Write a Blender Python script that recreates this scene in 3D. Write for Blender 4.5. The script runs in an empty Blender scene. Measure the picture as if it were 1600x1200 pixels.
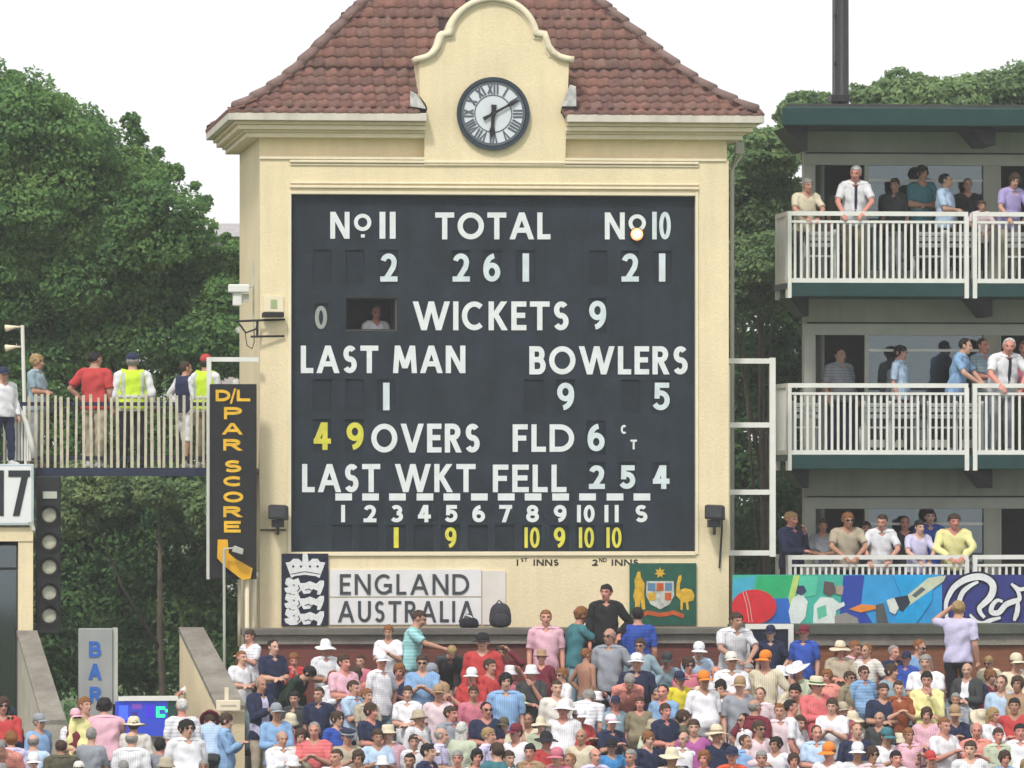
import bpy, bmesh, math, random
import numpy as np
from mathutils import Vector, Matrix, noise
from mathutils.geometry import tessellate_polygon
random.seed(7); rng = np.random.default_rng(7)
S = bpy.context.scene
COL = S.collection
R = math.radians
# ------------------------------------------------------------------ camera
CAM = Vector((-10.21, -100.0, 8.0)); YAW = R(6.0); PITCH = math.atan(150 / 10000)
cd = bpy.data.cameras.new('camera'); cam = bpy.data.objects.new('camera', cd); COL.objects.link(cam)
cam.location = CAM; cam.rotation_euler = (R(90) + PITCH, 0, -YAW)
cd.sensor_width = 36; cd.lens = 225; cd.clip_start = 1; cd.clip_end = 4000
S.camera = cam
# ------------------------------------------------------------------ sky, sun, exposure
w = bpy.data.worlds.new('World'); S.world = w; w.use_nodes = True
nt = w.node_tree; nt.nodes.clear()
SUN_EL, SUN_AZ = R(50), R(-28)       # azimuth measured from the -Y (camera) side, negative = left
sky = nt.nodes.new('ShaderNodeTexSky'); sky.sky_type = 'NISHITA'; sky.sun_disc = False
sky.sun_elevation = SUN_EL; sky.sun_rotation = R(180) + abs(SUN_AZ); sky.dust_density = 6; sky.air_density = 1.0; sky.ozone_density = 1
hs = nt.nodes.new('ShaderNodeHueSaturation'); hs.inputs['Saturation'].default_value = 0.22
mx = nt.nodes.new('ShaderNodeMix'); mx.data_type = 'RGBA'; mx.inputs[0].default_value = 0.8
mx.inputs[7].default_value = (11.6, 11.7, 11.9, 1)          # even white overcast
bg = nt.nodes.new('ShaderNodeBackground'); bg.inputs['Strength'].default_value = 0.1
wo = nt.nodes.new('ShaderNodeOutputWorld')
nt.links.new(sky.outputs[0], hs.inputs['Color']); nt.links.new(hs.outputs[0], mx.inputs[6])
nt.links.new(mx.outputs[2], bg.inputs['Color']); nt.links.new(bg.outputs[0], wo.inputs['Surface'])
sd = bpy.data.lights.new('sun', 'SUN'); sd.energy = 2.1; sd.angle = R(8); sd.color = (1, .95, .87)
so = bpy.data.objects.new('sun', sd); COL.objects.link(so)
sv = Vector((math.sin(SUN_AZ) * math.cos(SUN_EL), -math.cos(SUN_AZ) * math.cos(SUN_EL), math.sin(SUN_EL)))
so.rotation_euler = sv.to_track_quat('Z', 'Y').to_euler()
S.view_settings.view_transform = 'Standard'; S.view_settings.look = 'None'; S.view_settings.gamma = 1
S.view_settings.exposure = 0.17
S.cycles.max_bounces = 6; S.cycles.transparent_max_bounces = 8
# ------------------------------------------------------------------ pixel -> point on the plane Y = const
_q = cam.rotation_euler.to_matrix()
def W(px, py, Y=0.0):
    d = _q @ Vector(((px - 800) / 10000, (600 - py) / 10000, -1))
    t = (Y - CAM.y) / d.y
    return CAM + d * t
def proj(p):
    v = _q.transposed() @ (Vector(p) - CAM)
    return 800 + 10000 * v.x / -v.z, 600 - 10000 * v.y / -v.z
# ------------------------------------------------------------------ materials
MATS = {}
def mat(name, col, rough=.75, var=.12, scale=3.0, bump=0.0, bscale=40, metal=0, spec=.3, fine=0.0, streak=0.0, objcol=False, trans=0):
    if name in MATS: return MATS[name]
    m = bpy.data.materials.new(name); m.use_nodes = True; t = m.node_tree; N = t.nodes; L = t.links
    b = N['Principled BSDF']; b.inputs['Roughness'].default_value = rough; b.inputs['Metallic'].default_value = metal
    b.inputs['Specular IOR Level'].default_value = spec
    tc = N.new('ShaderNodeTexCoord'); geo = N.new('ShaderNodeNewGeometry')
    src = geo.outputs['Position']
    n1 = N.new('ShaderNodeTexNoise'); n1.inputs['Scale'].default_value = scale; n1.inputs['Detail'].default_value = 6
    L.new(src, n1.inputs['Vector'])
    mr = N.new('ShaderNodeMapRange'); mr.inputs[1].default_value = .3; mr.inputs[2].default_value = .7
    mr.inputs[3].default_value = 1 - var; mr.inputs[4].default_value = 1 + var
    L.new(n1.outputs[0], mr.inputs[0]); last = mr.outputs[0]
    def mul(a, bb):
        q = N.new('ShaderNodeMath'); q.operation = 'MULTIPLY'; L.new(a, q.inputs[0]); L.new(bb, q.inputs[1]); return q.outputs[0]
    if fine:
        n2 = N.new('ShaderNodeTexNoise'); n2.inputs['Scale'].default_value = 28; n2.inputs['Detail'].default_value = 4
        L.new(src, n2.inputs['Vector']); m2 = N.new('ShaderNodeMapRange'); m2.inputs[1].default_value = .3; m2.inputs[2].default_value = .7
        m2.inputs[3].default_value = 1 - fine; m2.inputs[4].default_value = 1 + fine; L.new(n2.outputs[0], m2.inputs[0]); last = mul(last, m2.outputs[0])
    if streak:
        mp = N.new('ShaderNodeMapping'); mp.inputs['Scale'].default_value = (7, 7, .5); L.new(src, mp.inputs['Vector'])
        n3 = N.new('ShaderNodeTexNoise'); n3.inputs['Scale'].default_value = 1; n3.inputs['Detail'].default_value = 5
        L.new(mp.outputs[0], n3.inputs['Vector']); m3 = N.new('ShaderNodeMapRange'); m3.inputs[1].default_value = .45; m3.inputs[2].default_value = .75
        m3.inputs[3].default_value = 1; m3.inputs[4].default_value = 1 - streak; L.new(n3.outputs[0], m3.inputs[0]); last = mul(last, m3.outputs[0])
    if objcol:
        oi = N.new('ShaderNodeObjectInfo'); base = oi.outputs['Color']
        if name == 'cloth':      # some garments are striped or checked
            sp = N.new('ShaderNodeSeparateXYZ'); L.new(tc.outputs['Object'], sp.inputs[0])
            def band(ax, fr, off):
                a_ = N.new('ShaderNodeMath'); a_.operation = 'MULTIPLY'; a_.inputs[1].default_value = fr; L.new(sp.outputs[ax], a_.inputs[0])
                b_ = N.new('ShaderNodeMath'); b_.operation = 'SINE'; L.new(a_.outputs[0], b_.inputs[0])
                c_ = N.new('ShaderNodeMath'); c_.operation = 'GREATER_THAN'; c_.inputs[1].default_value = off; L.new(b_.outputs[0], c_.inputs[0]); return c_.outputs[0]
            def gate(lo, hi):
                a_ = N.new('ShaderNodeMath'); a_.operation = 'COMPARE'; a_.inputs[1].default_value = (lo + hi) / 2; a_.inputs[2].default_value = (hi - lo) / 2; L.new(oi.outputs['Random'], a_.inputs[0]); return a_.outputs[0]
            def mm(op, a_, b_):
                c_ = N.new('ShaderNodeMath'); c_.operation = op; L.new(a_, c_.inputs[0]); L.new(b_, c_.inputs[1]); return c_.outputs[0]
            t1 = mm('MULTIPLY', band(0, 210, .2), gate(0, .13)); t2 = mm('MULTIPLY', band(2, 130, .2), gate(.13, .22)); t3 = mm('MULTIPLY', mm('MAXIMUM', band(0, 190, .4), band(2, 190, .4)), gate(.22, .36))
            tt = mm('ADD', mm('ADD', t1, t2), t3); k_ = N.new('ShaderNodeMapRange'); k_.inputs[3].default_value = 1; k_.inputs[4].default_value = .80; L.new(tt, k_.inputs[0]); last = mul(last, k_.outputs[0])
    else:
        rgb = N.new('ShaderNodeRGB'); rgb.outputs[0].default_value = (*col, 1); base = rgb.outputs[0]
    vm = N.new('ShaderNodeVectorMath'); vm.operation = 'SCALE'; L.new(base, vm.inputs[0]); L.new(last, vm.inputs['Scale'])
    L.new(vm.outputs[0], b.inputs['Base Color'])
    if bump:
        nb = N.new('ShaderNodeTexNoise'); nb.inputs['Scale'].default_value = bscale; nb.inputs['Detail'].default_value = 5
        L.new(src, nb.inputs['Vector']); bu = N.new('ShaderNodeBump'); bu.inputs['Strength'].default_value = bump; bu.inputs['Distance'].default_value = .02
        L.new(nb.outputs[0], bu.inputs['Height']); L.new(bu.outputs[0], b.inputs['Normal'])
    MATS[name] = m; return m
def emat(name, col, st):
    m = bpy.data.materials.new(name); m.use_nodes = True; b = m.node_tree.nodes['Principled BSDF']
    b.inputs['Base Color'].default_value = (*[min(1, c) for c in col], 1); b.inputs['Emission Color'].default_value = (*col, 1); b.inputs['Emission Strength'].default_value = st
    MATS[name] = m; return m
def brickmat(name, c1, c2, mortar):
    m = bpy.data.materials.new(name); m.use_nodes = True; t = m.node_tree; N = t.nodes; L = t.links; b = N['Principled BSDF']
    b.inputs['Roughness'].default_value = .9
    g = N.new('ShaderNodeNewGeometry'); sp = N.new('ShaderNodeSeparateXYZ'); cb = N.new('ShaderNodeCombineXYZ')
    L.new(g.outputs['Position'], sp.inputs[0]); L.new(sp.outputs[0], cb.inputs[0]); L.new(sp.outputs[2], cb.inputs[1])
    br = N.new('ShaderNodeTexBrick'); br.inputs['Color1'].default_value = (*c1, 1); br.inputs['Color2'].default_value = (*c2, 1)
    br.inputs['Mortar'].default_value = (*mortar, 1); br.inputs['Scale'].default_value = 1
    br.inputs['Brick Width'].default_value = .225; br.inputs['Row Height'].default_value = .075; br.inputs['Mortar Size'].default_value = .006
    L.new(cb.outputs[0], br.inputs['Vector']); L.new(br.outputs[0], b.inputs['Base Color'])
    bu = N.new('ShaderNodeBump'); bu.inputs['Strength'].default_value = .5; bu.inputs['Distance'].default_value = .01; bu.invert = True
    L.new(br.outputs['Fac'], bu.inputs['Height']); L.new(bu.outputs[0], b.inputs['Normal'])
    MATS[name] = m; return m
def leafmat(name, a, b_, c):
    m = bpy.data.materials.new(name); m.use_nodes = True; t = m.node_tree; N = t.nodes; L = t.links; b = N['Principled BSDF']
    b.inputs['Roughness'].default_value = .8; b.inputs['Specular IOR Level'].default_value = .1
    g = N.new('ShaderNodeNewGeometry')
    n1 = N.new('ShaderNodeTexNoise'); n1.inputs['Scale'].default_value = 1.1; n1.inputs['Detail'].default_value = 3; L.new(g.outputs['Position'], n1.inputs['Vector'])
    n2 = N.new('ShaderNodeTexNoise'); n2.inputs['Scale'].default_value = 9; n2.inputs['Detail'].default_value = 2; L.new(g.outputs['Position'], n2.inputs['Vector'])
    ad = N.new('ShaderNodeMath'); ad.operation = 'ADD'; L.new(n1.outputs[0], ad.inputs[0]); L.new(n2.outputs[0], ad.inputs[1])
    mr = N.new('ShaderNodeMapRange'); mr.inputs[1].default_value = .7; mr.inputs[2].default_value = 1.3; L.new(ad.outputs[0], mr.inputs[0])
    cr = N.new('ShaderNodeValToRGB'); cr.color_ramp.elements[0].color = (*a, 1); cr.color_ramp.elements[1].color = (*c, 1)
    e = cr.color_ramp.elements.new(.5); e.color = (*b_, 1); L.new(mr.outputs[0], cr.inputs[0]); L.new(cr.outputs[0], b.inputs['Base Color'])
    tr = N.new('ShaderNodeBsdfTranslucent'); L.new(cr.outputs[0], tr.inputs['Color'])
    mxs = N.new('ShaderNodeMixShader'); mxs.inputs[0].default_value = .38
    L.new(b.outputs[0], mxs.inputs[1]); L.new(tr.outputs[0], mxs.inputs[2]); L.new(mxs.outputs[0], N['Material Output'].inputs['Surface'])
    MATS[name] = m; return m
def glassmat(name, tint):
    m = bpy.data.materials.new(name); m.use_nodes = True; t = m.node_tree; N = t.nodes; L = t.links
    N.remove(N['Principled BSDF'])
    gl = N.new('ShaderNodeBsdfGlossy'); gl.inputs['Roughness'].default_value = .04; gl.inputs['Color'].default_value = (.8, .9, .95, 1)
    tr = N.new('ShaderNodeBsdfTransparent'); tr.inputs['Color'].default_value = (*tint, 1)
    mi = N.new('ShaderNodeMixShader'); mi.inputs[0].default_value = .13
    L.new(tr.outputs[0], mi.inputs[1]); L.new(gl.outputs[0], mi.inputs[2]); L.new(mi.outputs[0], N['Material Output'].inputs['Surface'])
    MATS[name] = m; return m
CREAM = mat('cream_stucco', (.765, .650, .430), .9, .06, 1.2, .35, 30, fine=.04, streak=.07)
CREAM2 = mat('pale_cream_paint', (.78, .69, .51), .85, .06, 2, .2, 30, streak=.06)
BOARD = mat('blue_black_board', (.013, .022, .033), .65, .3, 2.2, .15, 25, fine=.16, streak=.25)
SLOT = mat('slot_black', (.012, .019, .028), .8, .2, 4)
WHITE = mat('white_letter_paint', (.70, .73, .74), .6, .06, 8)
BLUEWHITE = mat('bluish_white_paint', (.60, .68, .70), .6, .08, 8)
YELLOW = mat('yellow_letter_paint', (.62, .58, .07), .6, .1, 8)
ORANGE = mat('amber_letter_paint', (.74, .44, .03), .5, .15, 10)
GUTTER = mat('white_gutter_paint', (.60, .56, .48), .6, .08, 3, streak=.15)
TILE = mat('clay_tile', (1, 1, 1), .85, .22, 6, .5, 40, objcol=True, fine=.18)
HIPM = mat('hip_tile_clay', (.19, .125, .112), .85, .2, 5, .4, 40)
DARK = mat('black_metal', (.018, .018, .02), .5, .15, 5)
RAILW = mat('white_rail_paint', (.70, .70, .66), .5, .06, 4)
GREEN = mat('dark_green_fascia', (.011, .046, .044), .55, .15, 3, streak=.1)
GREY = mat('grey_green_cladding', (.36, .36, .30), .8, .08, 2, streak=.12)
GREYL = mat('pale_grey_frame', (.44, .45, .40), .6, .08, 3)
CONC = mat('weathered_concrete', (.23, .21, .18), .95, .22, 2.5, .5, 20, fine=.12, streak=.15)
CONCL = mat('pale_concrete', (.38, .36, .31), .95, .15, 2.5, .5, 20, fine=.1)
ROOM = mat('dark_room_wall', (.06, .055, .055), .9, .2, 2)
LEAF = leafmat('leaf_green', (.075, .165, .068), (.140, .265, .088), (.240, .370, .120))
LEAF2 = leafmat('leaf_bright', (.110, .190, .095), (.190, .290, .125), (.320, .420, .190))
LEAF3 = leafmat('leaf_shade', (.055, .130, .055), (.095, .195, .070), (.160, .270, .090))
BARK = mat('bark', (.10, .085, .065), .95, .3, 5, .8, 15)
GLASS = glassmat('window_glass', (.55, .62, .62))
NAVYP = mat('navy_paint', (.018, .025, .055), .6, .15, 3)
PALING = mat('pale_wood_paling', (.52, .48, .36), .85, .18, 6, .3, 30)
# ------------------------------------------------------------------ object helpers
def tag(o, label=None, cat=None, group=None, kind=None):
    if label: o['label'] = label
    if cat: o['category'] = cat
    if group: o['group'] = group
    if kind: o['kind'] = kind
    return o
def link(name, me, m=None, parent=None, loc=None):
    o = bpy.data.objects.new(name, me); COL.objects.link(o)
    if m is not None and len(me.materials) == 0: me.materials.append(m)
    if loc is not None: o.location = loc
    if parent is not None:
        o.parent = parent
        if loc is None and parent.type == 'EMPTY': o.matrix_parent_inverse = Matrix.Translation(-parent.location)
    return o
def empty(name, loc, label, cat, group=None):
    o = bpy.data.objects.new(name, None); COL.objects.link(o); o.location = loc; o.empty_display_size = .2
    return tag(o, label, cat, group)
class MB:
    def __init__(s): s.v = []; s.f = []
    def add(s, vs, fs):
        n = len(s.v); s.v += [tuple(p) for p in vs]; s.f += [tuple(i + n for i in f) for f in fs]; return s
    def box(s, x0, x1, y0, y1, z0, z1):
        return s.add([(x0, y0, z0), (x1, y0, z0), (x1, y1, z0), (x0, y1, z0), (x0, y0, z1), (x1, y0, z1), (x1, y1, z1), (x0, y1, z1)],
                     [(0, 3, 2, 1), (4, 5, 6, 7), (0, 1, 5, 4), (1, 2, 6, 5), (2, 3, 7, 6), (3, 0, 4, 7)])
    def hexa(s, p):   # 8 points: bottom ring 0-3, top ring 4-7
        return s.add(p, [(0, 3, 2, 1), (4, 5, 6, 7), (0, 1, 5, 4), (1, 2, 6, 5), (2, 3, 7, 6), (3, 0, 4, 7)])
    def tube(s, pts, r, n=8, cap=True):
        pts = [Vector(p) for p in pts]; rr = r if isinstance(r, (list, tuple)) else [r] * len(pts)
        vs = []; fs = []
        for i, p in enumerate(pts):
            d = (pts[min(i + 1, len(pts) - 1)] - pts[max(i - 1, 0)]).normalized()
            a = d.orthogonal() if abs(d.z) > .9 else d.cross(Vector((0, 0, 1)))
            a.normalize(); b = d.cross(a)
            if abs(d.z) > .9: a = Vector((1, 0, 0)) - d * d.x; a.normalize(); b = d.cross(a)
            for k in range(n):
                t = 2 * math.pi * k / n; vs.append(p + a * (math.cos(t) * rr[i]) + b * (math.sin(t) * rr[i]))
        for i in range(len(pts) - 1):
            for k in range(n):
                fs.append((i * n + k, i * n + (k + 1) % n, (i + 1) * n + (k + 1) % n, (i + 1) * n + k))
        if cap: fs.append(tuple(range(n))[::-1]); fs.append(tuple((len(pts) - 1) * n + k for k in range(n)))
        return s.add(vs, fs)
    def disc(s, c, r, y0, y1, n=32, r2=None):   # disc facing -Y, y0 front
        cx, cz = c; vs = []; fs = []
        if r2 is None:
            for y in (y0, y1):
                for k in range(n):
                    t = 2 * math.pi * k / n; vs.append((cx + r * math.cos(t), y, cz + r * math.sin(t)))
            fs = [tuple(range(n)), tuple(range(2 * n - 1, n - 1, -1))] + [(k, k + n, (k + 1) % n + n, (k + 1) % n) for k in range(n)]
        else:
            for y, q in ((y0, r), (y1, r), (y1, r2), (y0, r2)):
                for k in range(n):
                    t = 2 * math.pi * k / n; vs.append((cx + q * math.cos(t), y, cz + q * math.sin(t)))
            for j in range(4):
                for k in range(n):
                    a = j * n; b = ((j + 1) % 4) * n; fs.append((a + k, b + k, b + (k + 1) % n, a + (k + 1) % n))
        return s.add(vs, fs)
    def poly(s, pts, y0, y1):    # polygon in XZ, extruded from y0 (front) to y1
        n = len(pts); tri = tessellate_polygon([[Vector((p[0], p[1], 0)) for p in pts]])
        vs = [(p[0], y0, p[1]) for p in pts] + [(p[0], y1, p[1]) for p in pts]
        fs = [t for t in tri] + [tuple(i + n for i in t[::-1]) for t in tri] + [(i, (i + 1) % n, (i + 1) % n + n, i + n) for i in range(n)]
        return s.add(vs, fs)
    def stroke(s, pts, wd, y0, y1, closed=False):   # thick polyline in XZ
        pts = [p for i, p in enumerate(pts) if i == 0 or abs(p[0] - pts[i - 1][0]) + abs(p[1] - pts[i - 1][1]) > 1e-5]
        P = [Vector(p) for p in pts]; n = len(P); L_ = []; R_ = []
        ww = list(wd)[:n] if isinstance(wd, (list, tuple)) else [wd] * n
        for i in range(n):
            if closed: a = P[i] - P[i - 1]; b = P[(i + 1) % n] - P[i]
            else:
                a = P[i] - P[i - 1] if i > 0 else P[1] - P[0]; b = P[i + 1] - P[i] if i < n - 1 else P[-1] - P[-2]
            a = a.normalized(); b = b.normalized(); na = Vector((-a.y, a.x)); nb = Vector((-b.y, b.x)); m = (na + nb)
            m = m.normalized() if m.length > 1e-4 else na
            k = 1 / max(.45, m.dot(na)); m = m * (k * ww[i] / 2)
            L_.append(P[i] + m); R_.append(P[i] - m)
        vs = []
        for i in range(n): vs += [(L_[i].x, y0, L_[i].y), (R_[i].x, y0, R_[i].y), (R_[i].x, y1, R_[i].y), (L_[i].x, y1, L_[i].y)]
        fs = []
        for i in range(n if closed else n - 1):
            a = 4 * i; b = 4 * ((i + 1) % n)
            for k in range(4): fs.append((a + k, a + (k + 1) % 4, b + (k + 1) % 4, b + k))
        if not closed: fs += [(3, 2, 1, 0), (4 * n - 4, 4 * n - 3, 4 * n - 2, 4 * n - 1)]
        return s.add(vs, fs)
    def mesh(s, name, smooth=False):
        me = bpy.data.meshes.new(name); me.from_pydata(s.v, [], s.f); me.validate()
        if smooth: me.polygons.foreach_set('use_smooth', [True] * len(me.polygons))
        me.update(); return me
    def build(s, name, m, parent=None, smooth=False, fix=True):
        me = s.mesh(name, smooth)
        if fix:
            bm = bmesh.new(); bm.from_mesh(me); bmesh.ops.recalc_face_normals(bm, faces=bm.faces); bm.to_mesh(me); bm.free()
        return link(name, me, m, parent)
def X(px, Y=0., py=600): return W(px, py, Y).x
def Z(py, Y=0., px=770): return W(px, py, Y).z
def pbox(x0, x1, y0, y1, Y, d, mb=None):   # pixel rectangle at plane Y (front), depth d behind
    mb = mb or MB(); py = (y0 + y1) / 2; px = (x0 + x1) / 2
    return mb.box(X(x0, Y, py), X(x1, Y, py), Y, Y + d, Z(y1, Y, px), Z(y0, Y, px))
def PP(pts, Y): return [(W(a, b, Y).x, W(a, b, Y).z) for a, b in pts]
def bevel(o, w_=.01, seg=1):
    m = o.modifiers.new('b', 'BEVEL'); m.width = w_; m.segments = seg; m.limit_method = 'ANGLE'; return o
def plate(mb, xs, zs, holes, y0, y1):
    """wall in XZ between xs[0]..xs[1], zs, with rectangular holes, thickness y0..y1 (reveals included)"""
    ux = sorted(set([xs[0], xs[1]] + [h[0] for h in holes] + [h[1] for h in holes])); uz = sorted(set([zs[0], zs[1]] + [h[2] for h in holes] + [h[3] for h in holes]))
    vid = {}
    def v(i, j, k):
        if (i, j, k) not in vid: vid[(i, j, k)] = len(V); V.append((ux[i], (y0, y1)[k], uz[j]))
        return vid[(i, j, k)]
    V = []; F = []; nx = len(ux) - 1; nz = len(uz) - 1
    def solid(i, j):
        if not (0 <= i < nx and 0 <= j < nz): return False
        cx = (ux[i] + ux[i + 1]) / 2; cz = (uz[j] + uz[j + 1]) / 2
        return not any(h[0] < cx < h[1] and h[2] < cz < h[3] for h in holes)
    for i in range(nx):
        for j in range(nz):
            if not solid(i, j): continue
            F.append((v(i, j, 0), v(i + 1, j, 0), v(i + 1, j + 1, 0), v(i, j + 1, 0))); F.append((v(i, j, 1), v(i, j + 1, 1), v(i + 1, j + 1, 1), v(i + 1, j, 1)))
            if not solid(i - 1, j): F.append((v(i, j, 0), v(i, j + 1, 0), v(i, j + 1, 1), v(i, j, 1)))
            if not solid(i + 1, j): F.append((v(i + 1, j, 0), v(i + 1, j, 1), v(i + 1, j + 1, 1), v(i + 1, j + 1, 0)))
            if not solid(i, j - 1): F.append((v(i, j, 0), v(i, j, 1), v(i + 1, j, 1), v(i + 1, j, 0)))
            if not solid(i, j + 1): F.append((v(i, j + 1, 0), v(i + 1, j + 1, 0), v(i + 1, j + 1, 1), v(i, j + 1, 1)))
    return mb.add(V, F)
# ------------------------------------------------------------------ stroke lettering
def arc(cx, cy, rx, ry, a0, a1, n=14): return [(cx + rx * math.cos(R(a0 + (a1 - a0) * i / n)), cy + ry * math.sin(R(a0 + (a1 - a0) * i / n))) for i in range(n + 1)]
# strokes: plain lists are polylines, ('d', p, q) are diagonals with level ends, ('o', ...) closed loops
GL = {
 'A': (.92, [('d', (0, 0), (.5, 1)), ('d', (1, 0), (.5, 1)), [(.2, .3), (.8, .3)]]),
 'B': (.62, [[(0, 0), (0, 1)], [(0, 1), (.5, 1)] + arc(.55, .765, .35, .235, 90, -90, 8) + [(0, .53)], [(.3, .53)] + arc(.6, .265, .4, .265, 90, -90, 8) + [(0, 0)]]),
 'C': (.85, [arc(.55, .5, .55, .5, 48, 312, 18)]),
 'D': (.85, [[(0, 0), (0, 1)], [(0, 1), (.3, 1)] + arc(.4, .5, .6, .5, 90, -90, 14) + [(0, 0)]]),
 'E': (.55, [[(0, 0), (0, 1)], [(0, 1), (1, 1)], [(0, .52), (.88, .52)], [(0, 0), (1, 0)]]),
 'F': (.52, [[(0, 0), (0, 1)], [(0, 1), (1, 1)], [(0, .5), (.85, .5)]]),
 'G': (.9, [arc(.52, .5, .52, .5, 48, 318, 18), [(.96, .12), (.96, .45)], [(.62, .45), (.96, .45)]]),
 'I': (.0, [[(.5, 0), (.5, 1)]]), '1': (.0, [[(.5, 0), (.5, 1)]]),
 'K': (.7, [[(0, 0), (0, 1)], ('d', (.12, .42), (.92, 1)), ('d', (.97, 0), (.3, .58))]),
 'L': (.5, [[(0, 1), (0, 0)], [(0, 0), (1, 0)]]),
 'M': (.98, [('d', (0, 0), (.10, 1)), ('d', (.5, .1), (.10, 1)), ('d', (.5, .1), (.9, 1)), ('d', (1, 0), (.9, 1))]),
 'N': (.8, [[(0, 0), (0, 1)], ('d', (1, 0), (0, 1)), [(1, 0), (1, 1)]]),
 'O': (1.0, [('o', arc(.5, .5, .5, .5, 0, 360, 28))]), '0': (.42, [('o', arc(.5, .5, .5, .5, 0, 360, 24))]),
 'P': (.55, [[(0, 0), (0, 1)], [(0, 1), (.5, 1)] + arc(.55, .74, .45, .26, 90, -90, 10) + [(0, .48)]]),
 'R': (.64, [[(0, 0), (0, 1)], [(0, 1), (.45, 1)] + arc(.5, .76, .4, .24, 90, -90, 10) + [(0, .52)], ('d', (1, 0), (.42, .52))]),
 'S': (.58, [arc(.52, .75, .44, .25, 35, 262, 12) + arc(.48, .26, .48, .26, 82, -150, 14)]),
 'T': (.72, [[(0, 1), (1, 1)], [(.5, 1), (.5, 0)]]),
 'U': (.72, [[(0, 1), (0, .35)] + arc(.5, .35, .5, .35, 180, 360, 12) + [(1, 1)]]),
 'V': (.88, [('d', (.5, 0), (0, 1)), ('d', (.5, 0), (1, 1))]),
 'W': (1.35, [('d', (.27, 0), (0, 1)), ('d', (.27, 0), (.5, 1)), ('d', (.73, 0), (.5, 1)), ('d', (.73, 0), (1, 1))]),
 '2': (.55, [arc(.48, .72, .46, .28, 165, 0, 12) + [(.88, .55), (.62, .30)], ('d', (.12, 0), (.80, .45)), [(.0, 0), (1, 0)]]),
 '3': (.55, [arc(.45, .76, .42, .24, 150, -80, 12), arc(.45, .27, .52, .27, 85, -150, 12)]),
 '4': (.6, [[(.72, 0), (.72, 1)], ('d', (.02, .28), (.62, 1)), [(0, .28), (1, .28)]]),
 '5': (.55, [[(.2, 1), (.92, 1)], [(.16, 1), (.14, .52)], arc(.42, .33, .55, .33, 125, -150, 14)]),
 '6': (.55, [arc(.75, .45, .75, .55, 95, 185, 10), ('o', arc(.5, .3, .48, .3, 0, 360, 20))]),
 '7': (.55, [[(0, 1), (1, 1)], ('d', (.3, 0), (.95, 1))]),
 '8': (.55, [('o', arc(.5, .76, .42, .24, 0, 360, 18)), ('o', arc(.5, .26, .5, .26, 0, 360, 18))]),
 '9': (.55, [('o', arc(.5, .7, .48, .3, 0, 360, 20)), arc(.25, .55, .75, .55, 5, -85, 10)]),
 '/': (.5, [('d', (0, 0), (1, 1))]),
}
def glyph(ch, x0, x1, y0, y1, Y, t, m, parent, name='letter', th=.012):
    """letter ch in the pixel box, stroke t pixels, front plane Y-th"""
    mb = MB()
    bx0, bx1, by0, by1 = x0 + t / 2, x1 - t / 2, y0 + t / 2, y1 - t / 2
    if ch in 'I1': bx0 = bx1 = (x0 + x1) / 2
    ppm = 1 / abs(X(801, Y) - X(800, Y))
    for k, st in enumerate(GL[ch][1]):
        yf = Y - th - .0011 * k
        if isinstance(st, tuple) and st[0] == 'd':
            (a, b), (c, d) = st[1:]
            def full(u, v): return (bx0 + (bx1 - bx0) * u, (y1 if v == 0 else y0 if v == 1 else by1 + (by0 - by1) * v))
            p, q = full(a, b), full(c, d); l = math.hypot(q[0] - p[0], q[1] - p[1]); h = t / 2 * l / abs(q[1] - p[1]); h = min(h, t * .95)
            mb.poly(PP([(p[0] - h, p[1]), (p[0] + h, p[1]), (q[0] + h, q[1]), (q[0] - h, q[1])], Y), yf, Y + .002); continue
        cl = isinstance(st, tuple)
        src = st[1][:-1] if cl else st
        pts = [(bx0 + (bx1 - bx0) * a, by1 + (by0 - by1) * b) for a, b in src]
        if not cl:
            for e, q in ((0, 1), (-1, -2)):
                dx = pts[e][0] - pts[q][0]; dy = pts[e][1] - pts[q][1]; l = math.hypot(dx, dy)
                if min(abs(dx), abs(dy)) < .04 * l: pts[e] = (pts[e][0] + dx / l * t / 2, pts[e][1] + dy / l * t / 2)
        mb.stroke(PP(pts, Y), t / ppm, yf, Y + .002, closed=cl)
    return mb.build(name, m, parent)
def word(s_, x0, x1, y0, y1, Y, t, m, parent, gap=.13, name='letter', th=.012):
    H = y1 - y0; ws = [max(GL[c][0] * H, t) for c in s_ if c != ' ']; g = gap * H
    tot = sum(ws) + g * (len(ws) - 1); f = (x1 - x0) / tot; x = x0; out = []
    for c, wd in zip(s_.replace(' ', ''), ws):
        out.append(glyph(c, x, x + wd * f, y0, y1, Y, t, m, parent, name, th)); x += (wd + g) * f
    return out
# ================================================================== THE GROUND AND THE STAND
def struct(name, mb, m, **k): return tag(mb.build(name, m), kind='structure')
struct('ground', MB().add([(-900, -300, -.02), (900, -300, -.02), (900, 1200, -.02), (-900, 1200, -.02)], [(0, 1, 2, 3)]), mat('rough_grass', (.07, .10, .035), .95, .3, .3, .5, 8, fine=.2))
struct('playing_field', MB().add([(-90, -120, 0), (90, -120, 0), (90, -12, 0), (-90, -12, 0)], [(0, 1, 2, 3)]), mat('mown_grass', (.06, .13, .03), .9, .15, .5, .4, 20, fine=.2))
ROWS = 13; Y0R = -2.05; DR = .80; ZR0 = 4.12; HR = .315
def rowY(k): return Y0R - DR * k
def rowZ(k): return ZR0 - HR * k
XL = X(392, -2)
stand = MB()
for k in range(ROWS):
    x0 = XL if k < 4 else -22
    yb = rowY(k) + .32; yf = rowY(k) - .48
    stand.box(x0, 24, yf, yb - .002, -.5, rowZ(k))
struct('stand_terrace', stand, CONC)
struct('concourse', MB().box(-22, XL - .01, rowY(4) + .322, 4.0, -.4, rowZ(4) + .01), CONC)
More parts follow.
